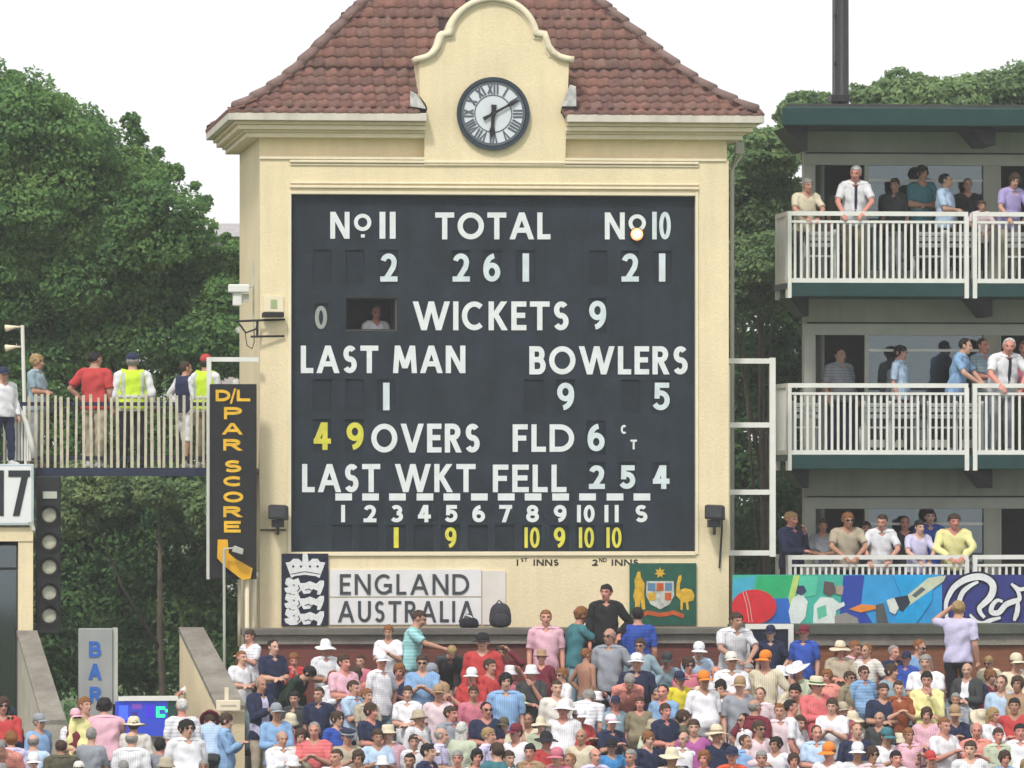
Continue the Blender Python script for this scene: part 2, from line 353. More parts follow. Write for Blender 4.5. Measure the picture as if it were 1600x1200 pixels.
struct('walkway_behind_parapet', MB().box(XL + .004, 24, rowY(0) + .324, -.24, -.4, 4.45), CONC)
struct('perimeter_path', MB().box(-22, 24, -13.6, rowY(12) - .49, -.4, .03), CONC)
# benches
bench_m = mat('bench_slat_paint', (.10, .11, .13), .6, .2, 4, fine=.1)
for k in range(9):
    y = rowY(k); z = rowZ(k)
    x0 = XL + .25 if k < 6 else -15.5
    names = ['topmost', 'second from the top', 'third from the top', 'fourth from the top', 'fifth from the top', 'sixth from the top', 'seventh from the top', 'eighth from the top', 'ninth from the top']
    b = empty('bench', ((x0 + 20) / 2, y, z), 'dark slatted bench row, %s of the stand, under the spectators' % names[k], 'bench', 'bench rows of the stand')
    for dy in (-.14, -.01, .12): MB().box(x0, 20, y + dy - .055, y + dy + .055, z + .405, z + .435).build('slat', bench_m, b)
    sm_ = MB().box(-.02, .02, -.16, .16, 0, .403).mesh('support'); sm_.materials.append(DARK); x = x0 + .3
    while x < 20:
        o = bpy.data.objects.new('support', sm_); COL.objects.link(o); o.parent = b; o.location = (x - b.location.x, 0, 0); x += 1.4
# parapet wall and its ledge
BR = brickmat('painted_brick', (.20, .050, .040), (.15, .050, .040), (.12, .06, .05))
BR2 = brickmat('brown_brick', (.24, .085, .035), (.20, .07, .035), (.14, .08, .05))
XE = X(1140, -1.3, 990)
pw = empty('parapet_wall', (X(770, -1.3), -1.3, 4.1), 'red brick wall with a grey coping ledge behind the top row of spectators', 'wall')
MB().box(XL - .02, XE - .003, -1.36, -1.16, 3.9, Z(1006, -1.4)).build('brickwork', BR, pw)
MB().box(XL - .05, XE - .003, -1.42, -1.08, Z(1006, -1.4) + .002, Z(992, -1.4)).build('ledge', CONC, pw)
bevel(MB().box(XL - .10, XE - .003, -1.50, -1.02, Z(992, -1.4) + .002, Z(981, -1.4)).build('coping', mat('dark_concrete', (.14, .13, .115), .95, .2, 2, .4, 20, fine=.1), pw), .015, 2)
pw2 = empty('parapet_wall', (X(1370, -1.3), -1.3, 4.1), 'brown brick wall with a mossy dark coping below the painted hoarding', 'wall')
MB().box(XE + .003, 24, -1.36, -1.16, 3.9, Z(1010, -1.4)).build('brickwork', BR2, pw2)
MB().box(XE + .003, 24, -1.42, -1.08, Z(1010, -1.4) + .002, Z(993, -1.4)).build('ledge', CONC, pw2)
bevel(MB().box(XE + .003, 24, -1.50, -1.02, Z(993, -1.4) + .002, Z(976, -1.4)).build('coping', mat('mossy_concrete', (.085, .095, .075), .95, .25, 2, .4, 20, fine=.1), pw2), .015, 2)
# ================================================================== THE SCOREBOARD TOWER
TX0, TX1 = X(405, 0), X(1136, 0); TD = 5.0; TZ = Z(186, 0)
tower = empty('scoreboard_tower', ((TX0 + TX1) / 2, 2.5, 0), 'cream stuccoed tower with a tiled roof and a curved gable, holding the scoreboard', 'building')
FY = -.2                                            # front face of the wall frame
bx0, bx1, bz0, bz1 = X(455, FY), X(1087, FY), Z(862, FY), Z(305, FY)
wt = Z(249, FY)
w1 = plate(MB(), (TX0, TX1), (4.2, wt), [(bx0, bx1, bz0, bz1)], FY, 0.0).build('front_wall', CREAM, tower)
MB().box(TX0 + .002, TX1 - .002, 1.0, TD, 0, Z(200)).build('wall', CREAM, tower)
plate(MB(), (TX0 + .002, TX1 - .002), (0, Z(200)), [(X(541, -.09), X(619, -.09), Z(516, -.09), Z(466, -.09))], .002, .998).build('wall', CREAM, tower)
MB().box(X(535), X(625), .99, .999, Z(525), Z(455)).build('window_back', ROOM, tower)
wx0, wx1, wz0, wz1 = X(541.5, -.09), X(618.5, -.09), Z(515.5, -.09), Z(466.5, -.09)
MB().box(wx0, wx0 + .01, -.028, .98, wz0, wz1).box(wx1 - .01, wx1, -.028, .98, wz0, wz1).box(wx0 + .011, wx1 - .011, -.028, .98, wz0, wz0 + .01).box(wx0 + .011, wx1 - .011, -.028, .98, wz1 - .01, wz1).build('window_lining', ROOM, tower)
plate(MB(), (X(536), X(624)), (Z(524), Z(458)), [(X(543, -.09), X(617, -.09), Z(514, -.09), Z(468, -.09))], -.001, .003).build('window_lining', ROOM, tower) if 0 else None
# frieze mouldings
for (py, hgt, pr) in ((253.5, 4, .05), (258.5, 3, .025), (287, 3, .03), (293, 4, .05)):
    xa = TX0 - .0 if py < 250 else X(453, FY); xb = X(1093, FY)
    bevel(pbox(453, 1092, py - hgt / 2, py + hgt / 2, FY - pr, pr - .002).build('moulding', CREAM2, tower), .008)
pbox(405.5, 1135, 246, 250, FY - .03, .028).build('moulding', CREAM2, tower)
# slim reveal frame round the board
for r_ in ((450, 455, 300, 866), (1087, 1091, 300, 866)): pbox(*r_, FY - .025, .023).build('frame_strip', CREAM2, tower)
pbox(455.2, 1086.8, 863, 868, FY - .04, .038).build('frame_strip', CREAM2, tower)
pbox(455.2, 1086.8, 299.5, 304, FY - .025, .023).build('frame_strip', CREAM2, tower)
# cornice: slabs round the whole tower, broken by the gable in front
GX0, GX1 = X(665, -.3), X(884, -.3)
def cornice(z0, z1, o, name, m):
    for q in ((TX0 - o, GX0, -o, -.002), (GX1, TX1 + o, -o, -.002), (TX0 - o, TX1 + o, .0, TD + o)):
        bevel(MB().box(*q, z0, z1).build(name, m, tower), .01, 2)
ez = Z(190, -.5)
cornice(Z(216, -.25), Z(208.5, -.25), .22, 'cornice', CREAM2)
cornice(Z(208.5, -.3) + .002, Z(204, -.3), .27, 'cornice', CREAM)
cornice(Z(204, -.38) + .003, Z(196.5, -.38), .36, 'cornice', CREAM2)
cornice(Z(196.5, -.42) + .004, Z(190.5, -.42), .41, 'soffit', CREAM)
cornice(Z(190.5, -.5) + .005, Z(177.5, -.5), .52, 'gutter', GUTTER)
# roof surface (underlay) + tiles
EO = .50; RX0, RX1, RY0, RY1 = TX0 - EO, TX1 + EO, -EO, TD + EO; RZ = Z(179, -.5)
PR = [(0, 0), (.20, .09), (.45, .235), (.75, .43), (1.08, .68), (1.76, 1.35), (3.0, 2.58)]
roof = MB(); rings = []
for d, h in PR: rings.append([(RX0 + d, max(RY0 + d, -.19), RZ + h), (RX1 - d, max(RY0 + d, -.19), RZ + h), (RX1 - d, RY1 - d, RZ + h), (RX0 + d, RY1 - d, RZ + h)])
vs = [p for r_ in rings for p in r_]; fs = [(0, 1, 2, 3)]
for i in range(len(rings) - 1):
    for k in range(4): fs.append((4 * i + k, 4 * i + (k + 1) % 4, 4 * i + 4 + (k + 1) % 4, 4 * i + 4 + k))
roof.add(vs, fs).build('roof', mat('roof_underlay', (.05, .03, .028), .9), tower)
def prof(s):   # arc length -> (d, h, slope)
    for i in range(len(PR) - 1):
        a, b = PR[i], PR[i + 1]; l = math.hypot(b[0] - a[0], b[1] - a[1])
        if s <= l or i == len(PR) - 2: f = s / l; return a[0] + (b[0] - a[0]) * f, a[1] + (b[1] - a[1]) * f, math.atan2(b[1] - a[1], b[0] - a[0])
        s -= l
TW, TG = .187, .242
def tile_geo():
    mb = MB(); n = 6; vs = []
    for j, (v, lift) in enumerate(((-.02, .034), (TG + .03, .004))):
        for i in range(n + 1):
            u = i / n; hgt = .024 * (math.sin(math.pi * (u - .45) / .55) if u > .45 else -.42 * math.sin(math.pi * u / .45))
            vs.append(((u - .5) * (TW + .012), v, lift + hgt + .012))
    for i in range(n + 1): x, y, z = vs[i]; vs.append((x, y + .004, z - .05))
    fs = [(i, i + 1, n + 2 + i, n + 1 + i) for i in range(n)] + [(2 * n + 2 + i, 2 * n + 3 + i, i + 1, i) for i in range(n)]
    return mb.add(vs, fs)
tg = tile_geo(); tme = tg.mesh('tile', True); tme.materials.append(TILE)
tile_cols = [(.175, .088, .070), (.160, .085, .070), (.190, .094, .074), (.150, .082, .070), (.172, .092, .074), (.170, .098, .080), (.195, .098, .076)]
rest = MB(); ntile = 0
gable_half = 1.10
for side in range(4):
    s = 0.0; ci = 0
    while True:
        d, h, sl = prof(s)
        if d > 2.95: break
        L_ = (RX1 - RX0 if side % 2 == 0 else RY1 - RY0) - 2 * d
        n = max(1, int((L_ + .05) / TW)); st = (ci % 2) * .0
        for i in range(n):
            a = (i - (n - 1) / 2) * TW
            c = Matrix.Rotation(R(90) * side, 4, 'Z')
            cx, cy = (RX0 + RX1) / 2, (RY0 + RY1) / 2
            half = ((RY1 - RY0) if side % 2 == 0 else (RX1 - RX0)) / 2
            M = Matrix.Translation((cx, cy, RZ)) @ c @ Matrix.Translation((a + random.uniform(-.004, .004), -half + d, h + random.uniform(-.003, .004))) @ Matrix.Rotation(sl - R(2) + random.uniform(-.02, .02), 4, 'X')
            if side == 0:
                if abs(a + cx - X(772, -.3)) < gable_half - (.25 if h > .9 else 0) - (.22 if h > 1.1 else 0) - (.30 if h > 1.5 else 0) and h < 1.9: continue
            if side == 0 and h < 1.92 and ntile < 298:
                o = bpy.data.objects.new('tile', tme); COL.objects.link(o); o.parent = tower
                o.matrix_parent_inverse = Matrix.Translation(-tower.location); o.matrix_basis = M
                q = random.choice(tile_cols); k_ = random.uniform(.86, 1.14); o.color = (q[0] * k_, q[1] * k_, q[2] * k_, 1); ntile += 1
            else:
                rest.add([M @ Vector(p) for p in tg.v], tg.f)
        s += TG; ci += 1
ro = rest.build('roof_tile', TILE, tower, True); ro['kind'] = 'stuff'; ro.color = (.18, .08, .065, 1)
# hip and ridge caps
for sx in (0, 1):
    for sy in (0, 1):
        s = 0.12
        while s < 3.95:
            d, h, sl = prof(s); d2, h2, _ = prof(s + .36)
            p = [Vector(((RX0 + q) if sx == 0 else (RX1 - q), (RY0 + q) if sy == 0 else (RY1 - q), RZ + t + .04)) for q, t in ((d - .02, h), (d2, h2))]
            MB().tube([p[0] + Vector((0, 0, .025)), p[1]], [.082, .072], 10).build('hip_tile', HIPM, tower, True); s += .34
x = RX0 + 3.0
while x < RX1 - 3.0: MB().tube([(x, 2.5, RZ + 2.62), (x + .36, 2.5, RZ + 2.61)], [.11, .10], 10).build('ridge_tile', HIPM, tower, True); x += .34
# the curved gable
GY = -.235
right = [(892, 92), (884, 91), (874, 88), (864, 81), (857, 71), (853, 58), (851, 53), (838, 51)]
top = [(770 + 69 * math.cos(R(a)), 62 - 65 * math.sin(R(a))) for a in range(12, 169, 8)]
left = [(1540 - a + (2 if b > 60 else 2), b) for a, b in right[::-1]]
crest = [(654, 92)] and (right + top + left)
body = [(667 - 4, 258), (883, 258), (885, 190), (876, 176), (878, 166), (887, 156), (889, 98)] + [(p[0] - 2 if p[0] > 770 else p[0] + 2, p[1] + 3) for p in crest] + [(655, 98), (656, 150), (665, 162), (668, 170), (664, 180)]
MB().poly(PP(body, GY), GY, .9).build('gable', CREAM, tower)
cp = [(897, 93)] + crest[1:-1] + [(649, 93)]
MB().stroke(PP(cp, GY - .06), .095, GY - .07, .30).build('gable_coping', CREAM2, tower, True)
cp2 = [(p[0] + (770 - p[0]) * .05, p[1] + 8) for p in cp[3:-3]]
MB().stroke(PP(cp2, GY - .02), .025, GY - .025, GY + .002).build('moulding', CREAM2, tower)
# lead flashings and little hoppers beside the gable
LEAD = mat('lead_flashing', (.42, .42, .40), .6, .35, 9)
MB().hexa([W(641, 166, -.5), W(665, 170, -.5), W(665, 168, -.3), W(645, 163, -.3), W(641, 143, -.45), W(651, 150, -.45), W(653, 148, -.3), W(642, 142, -.3)]).build('lead_flashing', LEAD, tower)
MB().hexa([W(877, 166, -.5), W(900, 166, -.5), W(901, 164, -.3), W(878, 164, -.3), W(890, 133, -.45), W(900, 137, -.45), W(900, 135, -.3), W(891, 132, -.3)]).build('lead_flashing', LEAD, tower)
# lower wall inscriptions
for s_, a, b in (('1', 805, 812), ('INNS', 833, 873), ('2', 925, 934), ('INNS', 955, 998)): word(s_, a, b, 874, 884, FY, 2.4, mat('faded_black_paint', (.03, .028, .022), .8, .3, 20), tower, name='letter', th=.004)
for s_, a, b in (('ST', 814, 824), ('ND', 936, 948)): word(s_, a, b, 872, 878, FY, 1.3, MATS['faded_black_paint'], tower, th=.004)
# right side pilaster cable, downpipe
MB().tube([W(1128, 790, -.24), W(1128, 830, -.24), W(1124, 888, -.24)], .016, 6).build('conduit', DARK, tower)
dp = MB().tube([W(1157, 224, .9), W(1157, 246, .9), W(1146, 258, .9), W(1144, 268, .9), W(1144, 990, .9)], .035, 8)
dp.build('downpipe', GREYL, tower, True)
pbox(1150, 1163, 222, 240, .82, .12).build('pipe_hopper', GREYL, tower)
MB().tube([W(374, 905, -.3), W(374, 1010, -.3)], .028, 8).build('pipe', CREAM2, tower, True)
MB().tube([W(385, 905, -.3), W(385, 1010, -.3)], .028, 8).build('pipe', CREAM2, tower, True)
MB().tube([W(397, 905, -.3), W(397, 1010, -.3)], .04, 8).build('pipe', CREAM2, tower, True)
# the clock
clk = pbox(0, 0, 0, 0, 0, 0)
cc = PP([(770, 178)], GY)[0]; ck = MB().disc(cc, .57, GY - .06, GY + .0, 48).build('clock', DARK, tower, True)
MB().disc(cc, .575, GY - .085, GY - .06, 48, r2=.515).build('clock_rim', mat('dark_blue_rim', (.03, .045, .06), .4), ck)
MB().disc(cc, .505, GY - .066, GY - .061, 48).build('dial', mat('opal_dial', (.62, .66, .70), .4, .04), ck)
BLK = mat('grey_numeral_paint', (.10, .115, .14), .6, .1, 10)
MB().disc(cc, .505, GY - .072, GY - .068, 48, r2=.465).build('minute_ring', BLK, ck)
MB().disc(cc, .30, GY - .072, GY - .068, 48, r2=.283).build('inner_ring', BLK, ck)
rom = ['XII', 'I', 'II', 'III', 'IIII', 'V', 'VI', 'VII', 'VIII', 'IX', 'X', 'XI']
for i, r_ in enumerate(rom):
    a = R(90 - 30 * i); mb = MB(); ux = Vector((math.sin(a), -math.cos(a))); uy = Vector((math.cos(a), math.sin(a)))
    wd = [.05 if c == 'I' else .085 for c in r_]; tot = sum(wd); f = min(1, .19 / tot); t = -tot * f / 2
    for j, (c, q) in enumerate(zip(r_, wd)):
        cxm = t + q * f / 2; t += q * f
        def pt(u, v): p = Vector(cc) + ux * u + uy * (.30 + .165 * v); return (p.x, p.y)
        hw = .030 * f / 1
        if c == 'I': st = [[(cxm, .06), (cxm, .97)]]
        elif c == 'V': st = [[(cxm - hw, .97), (cxm, .06), (cxm + hw, .97)]]
        else: st = [[(cxm - hw, .97), (cxm + hw, .06)], [(cxm + hw, .97), (cxm - hw, .06)]]
        for n_, ss in enumerate(st): mb.stroke([pt(u, v) for u, v in ss], .030, GY - .074 - .0012 * n_ - .0004 * j, GY - .067)
    mb.build('numeral', BLK, ck)
def hand(ang, l, tail, wd, y, nm):
    a = R(90 - ang); u = Vector((math.cos(a), math.sin(a)))
    pts = [Vector(cc) - u * tail, Vector(cc), Vector(cc) + u * l * .55, Vector(cc) + u * l * .72, Vector(cc) + u * l]
    MB().stroke([tuple(p) for p in pts], [wd * 1.5, wd, wd * .9, wd * 1.6, wd * .3], y, y + .006).build(nm, DARK, ck)
hand(184, .38, .14, .060, GY - .100, 'hour_hand'); hand(61, .45, .18, .040, GY - .110, 'minute_hand')
MB().disc(cc, .045, GY - .118, GY - .076, 16).build('hub', DARK, ck)
# ================================================================== THE SCOREBOARD
BY = -.09
sb = empty('scoreboard', (X(771, BY), BY, bz0), 'dark blue cricket scoreboard with white lettering and number slots', 'scoreboard')
def slots(): pass
SL = []   # slot rectangles in pixels, digit, digit box, colour
def D_(x0, x1, y0, y1, ch=None, col=None, t=8, pad=5): SL.append((x0, x1, y0, y1, ch, col or BLUEWHITE, t, pad))
for x, ch in ((490, None), (541, None), (594, '2'), (707, '2'), (755, '6'), (808, '1'), (921, None), (971, '2'), (1021, '1')): D_(x - 1, x + 28, 391, 445, ch)
D_(919, 948, 465, 520, '9')
for x, ch in ((490, None), (541, None), (590, '1'), (870, '9'), (1020, '5'), (820, None), (972, None)): D_(x - 1, x + 28, 593, 646, ch)
D_(489, 518, 655, 708, '4', YELLOW); D_(540, 569, 655, 708, '9', YELLOW); D_(917, 946, 657, 710, '6')
D_(919, 946, 722, 769, '2'); D_(967, 994, 722, 769, '5'); D_(1019, 1047, 722, 769, '4')
XS = [535, 577, 619, 662, 704, 747, 789, 831, 874, 916, 959, 1001]
yl = {619: '1', 704: '9', 831: '10', 874: '9', 916: '10', 959: '10'}
for x in XS[:-1]: D_(x - 15, x + 15, 820, 860, yl.get(x), YELLOW, 5.5, 4)
D_(491, 512, 475, 517, '0', mat('grey_digit_paint', (.30, .32, .30), .6), 6, 3)
win = (540, 620, 465, 517)
def r2(x0, x1, y0, y1): return (X(x0, BY), X(x1, BY), Z(y1, BY), Z(y0, BY))
holes = [r2(*q[:4]) for q in SL] + [r2(*win)]
plate(MB(), (bx0 - .03, bx1 + .03), (bz0 - .03, bz1 + .03), holes, BY, -.03).build('board', BOARD, sb)
for (x0, x1, y0, y1, ch, m, t, pad) in SL:
    o = pbox(x0 - 1, x1 + 1, y0 - 1, y1 + 1, -.064, .031).build('number_slot', SLOT, sb)
    if ch:
        if ch == '10':
            glyph('1', x0 + 3, x0 + 9, y0 + pad, y1 - pad, -.065, 5, m, o, 'digit'); glyph('0', x0 + 12, x1 - 3, y0 + pad, y1 - pad, -.065, 4.5, m, o, 'digit')
        else:
            c0, c1 = x0 + 1, x1 - 1
            if x1 - x0 == 30: c0 += 5; c1 -= 5
            glyph(ch, c0, c1, y0 + pad, y1 - pad, -.065, t if ch != '1' else t + 2, m, o, 'digit')
wr = pbox(538, 622, 463, 519, .0, .6)
bw = MB(); xa, xb, za, zb = r2(*win); bw.box(xa - .1, xb + .1, .9, .95, za - .1, zb + .1)
# window room recessed behind the board (a hole through the wall would show daylight: it is boxed in)
def room(x0, x1, z0, z1, y0, y1, name, m, par):
    t = .02; mb = MB(); mb.box(x0 - t, x1 + t, y1, y1 + t, z0 - t, z1 + t); mb.box(x0 - t, x0, y0, y1, z0, z1); mb.box(x1, x1 + t, y0, y1, z0, z1)
    mb.box(x0 - t, x1 + t, y0, y1, z0 - t, z0); mb.box(x0 - t, x1 + t, y0, y1, z1, z1 + t); return mb.build(name, m, par)
T8 = 8.2
for s_, a, b, y0, y1, t in (('N', 516, 546, 331, 373, 7.5), ('O', 553, 580, 334, 361, 6), ('1', 592, 603, 331, 373, 9), ('1', 608, 619, 331, 373, 9), ('TOTAL', 680, 860, 332, 374, 8),
                         ('N', 945, 976, 332, 374, 7.5), ('O', 982, 1009, 335, 362, 6), ('WICKETS', 645, 889, 471, 516, T8), ('LAST', 470, 591, 540, 583, 8), ('MAN', 614, 727, 540, 583, 8),
                         ('BOWLERS', 827, 1075, 541, 585, T8), ('OVERS', 580, 750, 662, 707, T8), ('FLD', 801, 897, 663, 706, 8), ('LAST', 472, 594, 725, 769, 8), ('WKT', 617, 743, 725, 769, 8), ('FELL', 770, 885, 726, 769, 8)):
    word(s_, a, b, y0, y1, BY, t, WHITE, sb)
glyph('1', 1019, 1026, 331, 374, BY, 7, BLUEWHITE, sb); glyph('0', 1030, 1048, 331, 374, BY, 6, BLUEWHITE, sb)
glyph('C', 970, 979, 664, 678, BY, 3, WHITE, sb); glyph('T', 985, 995, 687, 702, BY, 3, WHITE, sb)
pbox(564, 570, 366, 371, BY - .008, .009).build('letter', WHITE, sb)
for x, c in zip(XS, ['1', '2', '3', '4', '5', '6', '7', '8', '9', '10', '11', 'S']):
    pbox(x - 13 + 2, x + 13 + 2, 771, 782, BY - .01, .011).build('name_bar', WHITE, sb)
    if len(c) == 2: glyph(c[0], x - 15, x - 8, 789, 816, BY, 6, WHITE, sb, 'digit'); (glyph('0', x - 4, x + 13, 789, 816, BY, 5.5, WHITE, sb, 'digit') if c[1] == '0' else glyph('1', x + 1, x + 8, 789, 816, BY, 6, WHITE, sb, 'digit'))
    else: glyph(c, x - 9, x + 11, 789, 816, BY, 6, WHITE, sb, 'digit')
# sun glint on the board, added as glowing discs with a bright core
lp = empty('lamp', W(995, 366, BY - .1), 'added glowing disc for a warm sun glint below the No 10 heading of the scoreboard', 'lamp')  # added stand-in for the sun glint, the board has no lamp here
MB().disc(PP([(995, 366)], BY - .05)[0], .11, BY - .06, BY - .002, 20).build('glint_backing', DARK, lp)
MB().disc(PP([(995, 366)], BY - .05)[0], .098, BY - .066, BY - .061, 20).build('glint_halo', emat('glint_halo_glow', (.95, .33, .14), 1.0), lp)
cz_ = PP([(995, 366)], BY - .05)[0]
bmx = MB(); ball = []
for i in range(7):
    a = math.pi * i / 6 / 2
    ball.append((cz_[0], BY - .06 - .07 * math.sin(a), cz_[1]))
bmx.tube(ball, [.062 * math.cos(math.pi * i / 12) + .002 for i in range(7)], 16).build('glint_core', emat('glint_core_glow', (1, .72, .50), 4), lp, True)
# ================================================================== SIGNS ON THE WALL
SY = FY - .03
NAVY = mat('navy_sign', (.010, .014, .035), .5, .1, 5)
ct = empty('crest_sign', W(476, 978, SY), 'navy sign with a white crown above three white lions', 'sign')
pbox(440, 513, 865, 978, SY - .02, .045).build('board', NAVY, ct)
cw = mat('white_crest_paint', (.68, .69, .70), .6, .1, 20)
MB().poly(PP([(455, 903), (460, 900), (476, 898), (493, 900), (499, 903), (508, 879), (500, 878), (496, 873), (488, 873), (482, 878), (480, 865), (473, 865), (472, 878), (466, 873), (458, 873), (453, 878), (446, 879)], SY), SY - .030, SY - .021).build('crown', cw, ct)
MB().stroke(PP([(454, 897), (476, 893), (500, 897)], SY), .010, SY - .035, SY - .028).build('crown_band', NAVY, ct)
for xg in (458, 470, 484, 496): MB().disc(PP([(xg, 885)], SY)[0], .018, SY - .034, SY - .029, 10).build('crown_jewel', NAVY, ct)
for yy in (921, 945, 969):
    lion = [(x_, yy + y_) for x_, y_ in ((447, -17), (452, -19), (458, -15), (466, -18), (469, -10), (476, -10), (484, -13), (494, -9), (500, -14), (506, -14), (506, -7), (503, 2), (500, 8), (495, 8), (496, 2), (489, -1), (484, 6), (474, 7), (471, 1), (464, 7), (454, 8), (446, 4), (444, -2), (451, -4), (445, -9))]
    MB().poly(PP(lion, SY), SY - .030, SY - .021).build('lion', cw, ct)
    MB().disc(PP([(459, yy - 7)], SY)[0], .013, SY - .035, SY - .029, 8).build('lion_eye', NAVY, ct)
    MB().stroke(PP([(466, yy - 7), (468, yy - 1), (464, yy + 3)], SY), .014, SY - .036, SY - .028).build('mane_line', NAVY, ct)
    MB().stroke(PP([(476, yy + 1), (482, yy - 1), (489, yy + 3)], SY), .012, SY - .036, SY - .028).build('body_line', NAVY, ct)
tn = empty('team_name_sign', W(650, 976, SY), 'white board lettered ENGLAND and AUSTRALIA beside the navy crest', 'sign')
SG = mat('white_sign_board', (.70, .69, .70), .6, .05, 4)
pbox(515, 752, 890, 932, SY, .028).build('name_panel', SG, tn); pbox(515, 752, 934, 976, SY, .028).build('name_panel', SG, tn); pbox(754, 790, 892, 976, SY + .004, .024).build('blank_panel', mat('cream_white_board', (.66, .62, .58), .6, .05, 4), tn)
GT = mat('charcoal_letter', (.05, .055, .065), .6)
word('ENGLAND', 531, 733, 897, 929, SY, 4.6, GT, tn, gap=.2); word('AUSTRALIA', 528, 742, 939, 972, SY, 4.6, GT, tn, gap=.2)
ca = empty('coat_of_arms_sign', W(1036, 977, SY), 'green sign with a kangaroo, an emu and a shield in gold and red', 'sign')
pbox(984, 1088, 880, 977, SY - .02, .045).build('board', mat('bottle_green_sign', (.012, .085, .055), .5, .15, 8), ca)
gold = mat('gold_paint', (.60, .36, .03), .55, .25, 14); red_ = mat('scroll_red', (.45, .09, .02), .6, .2, 14)
MB().poly(PP([(992, 952), (999, 952), (1000, 935), (1003, 953), (1008, 952), (1006, 925), (1007, 912), (1001, 902), (1000, 893), (996, 893), (994, 900), (991, 906), (992, 918), (989, 932), (992, 940)], SY), SY - .03, SY - .021).build('kangaroo', gold, ca)
MB().poly(PP([(1060, 900), (1064, 898), (1065, 904), (1062, 912), (1062, 922), (1070, 919), (1080, 921), (1085, 930), (1083, 938), (1075, 940), (1076, 953), (1073, 953), (1071, 941), (1067, 941), (1066, 953), (1063, 953), (1063, 938), (1056, 930), (1057, 912)], SY), SY - .03, SY - .021).build('emu', gold, ca)
MB().poly(PP([(1010, 908), (1052, 908), (1053, 930), (1046, 944), (1031, 952), (1016, 944), (1009, 930)], SY), SY - .034, SY - .021).build('shield', mat('pale_shield', (.45, .47, .42), .6, .3, 14), ca)
for q, m_ in (((1012, 1024, 911, 923), mat('shield_blue', (.10, .20, .32), .6)), ((1026, 1037, 911, 923), red_), ((1039, 1050, 911, 923), MATS['shield_blue']), ((1013, 1024, 926, 938), gold), ((1026, 1037, 926, 942), MATS['pale_shield']), ((1039, 1049, 926, 938), red_)):
    pbox(*q, SY - .040, .008).build('shield_quarter', m_, ca)
st = [(1031 + (9 if k % 2 == 0 else 4.5) * math.sin(math.pi * k / 7), 895 - (9 if k % 2 == 0 else 4.5) * math.cos(math.pi * k / 7)) for k in range(14)]
MB().poly(PP(st, SY), SY - .03, SY - .021).build('star', gold, ca)
MB().stroke(PP([(1000, 962), (1012, 957), (1032, 961), (1052, 957), (1068, 963)], SY), .065, SY - .03, SY - .021).build('scroll', red_, ca)
# D/L PAR SCORE panel
DY = -.75
dl = empty('par_score_sign', W(365, 905, DY), 'tall black sign lettered D/L PAR SCORE in amber, left of the scoreboard', 'sign')
bevel(pbox(328, 401, 600, 905, DY, .12).build('board', mat('black_sign_board', (.013, .013, .015), .5, .2, 6), dl), .01)
for s_, a, b, y0, y1 in (('D', 337, 360, 609, 627), ('/', 359, 369, 607, 631), ('L', 370, 391, 609, 627), ('P', 350, 378, 636, 655), ('A', 347, 379, 661, 679), ('R', 349, 378, 686, 704), ('S', 350, 378, 719, 738), ('C', 349, 379, 744, 760), ('O', 349, 380, 768, 785), ('R', 349, 378, 791, 808), ('E', 350, 376, 814, 832)):
    glyph(s_, a, b, y0, y1, DY, 4.6 if s_ != '/' else 3, ORANGE, dl, 'letter', .01)
ya = MB().poly(PP([(340, 843), (355, 843), (357, 864), (366, 872), (394, 888), (391, 904), (378, 906), (350, 884), (339, 872)], DY), DY - .10, DY - .01)
ya.build('arrow_arm', mat('amber_arm', (.72, .38, .02), .5, .1, 4), dl)
MB().tube([W(386, 905, DY + .05), W(386, 1012, -.9)], .035, 8).build('sign_leg', CREAM2, dl)
# ================================================================== FRAMES, LIGHTS AND CAMERAS ON THE TOWER
def tframe(px_pts_list, Y, r, label):
    c0 = W(*px_pts_list[0][-1], Y); e = empty('steel_frame', c0, label, 'steel frame')
    for a, b in px_pts_list: MB().box(min(W(*a, Y).x, W(*b, Y).x) - r, max(W(*a, Y).x, W(*b, Y).x) + r, Y - r, Y + r, min(W(*a, Y).z, W(*b, Y).z) - r, max(W(*a, Y).z, W(*b, Y).z) + r).build('tube', RAILW, e)
    return e
tframe([((1207, 560), (1207, 868))], .3, .045, 'x') if 0 else None
fr = empty('steel_frame', W(1172, 868, .3), 'white tubular frame of three stacked squares on the right side of the tower', 'steel frame')
pbox(1203, 1212, 559, 870, .3, .09).build('upright', RAILW, fr); pbox(1137, 1141, 570, 860, .3, .09).build('upright', RAILW, fr)
for y in (564, 664, 769, 864): pbox(1137, 1202.8, y - 4, y + 4, .31, .07).build('crossbar', RAILW, fr)
fl = empty('steel_frame', W(326, 700, -.5), 'white tubular frame reaching out from the tower behind the par score sign', 'steel frame')
pbox(323, 330, 558, 905, -.45, .07).build('upright', RAILW, fl)
pbox(330.3, 404, 558, 565, -.44, .06).build('crossbar', RAILW, fl); pbox(330.3, 404, 895, 901, -.44, .06).build('crossbar', RAILW, fl)
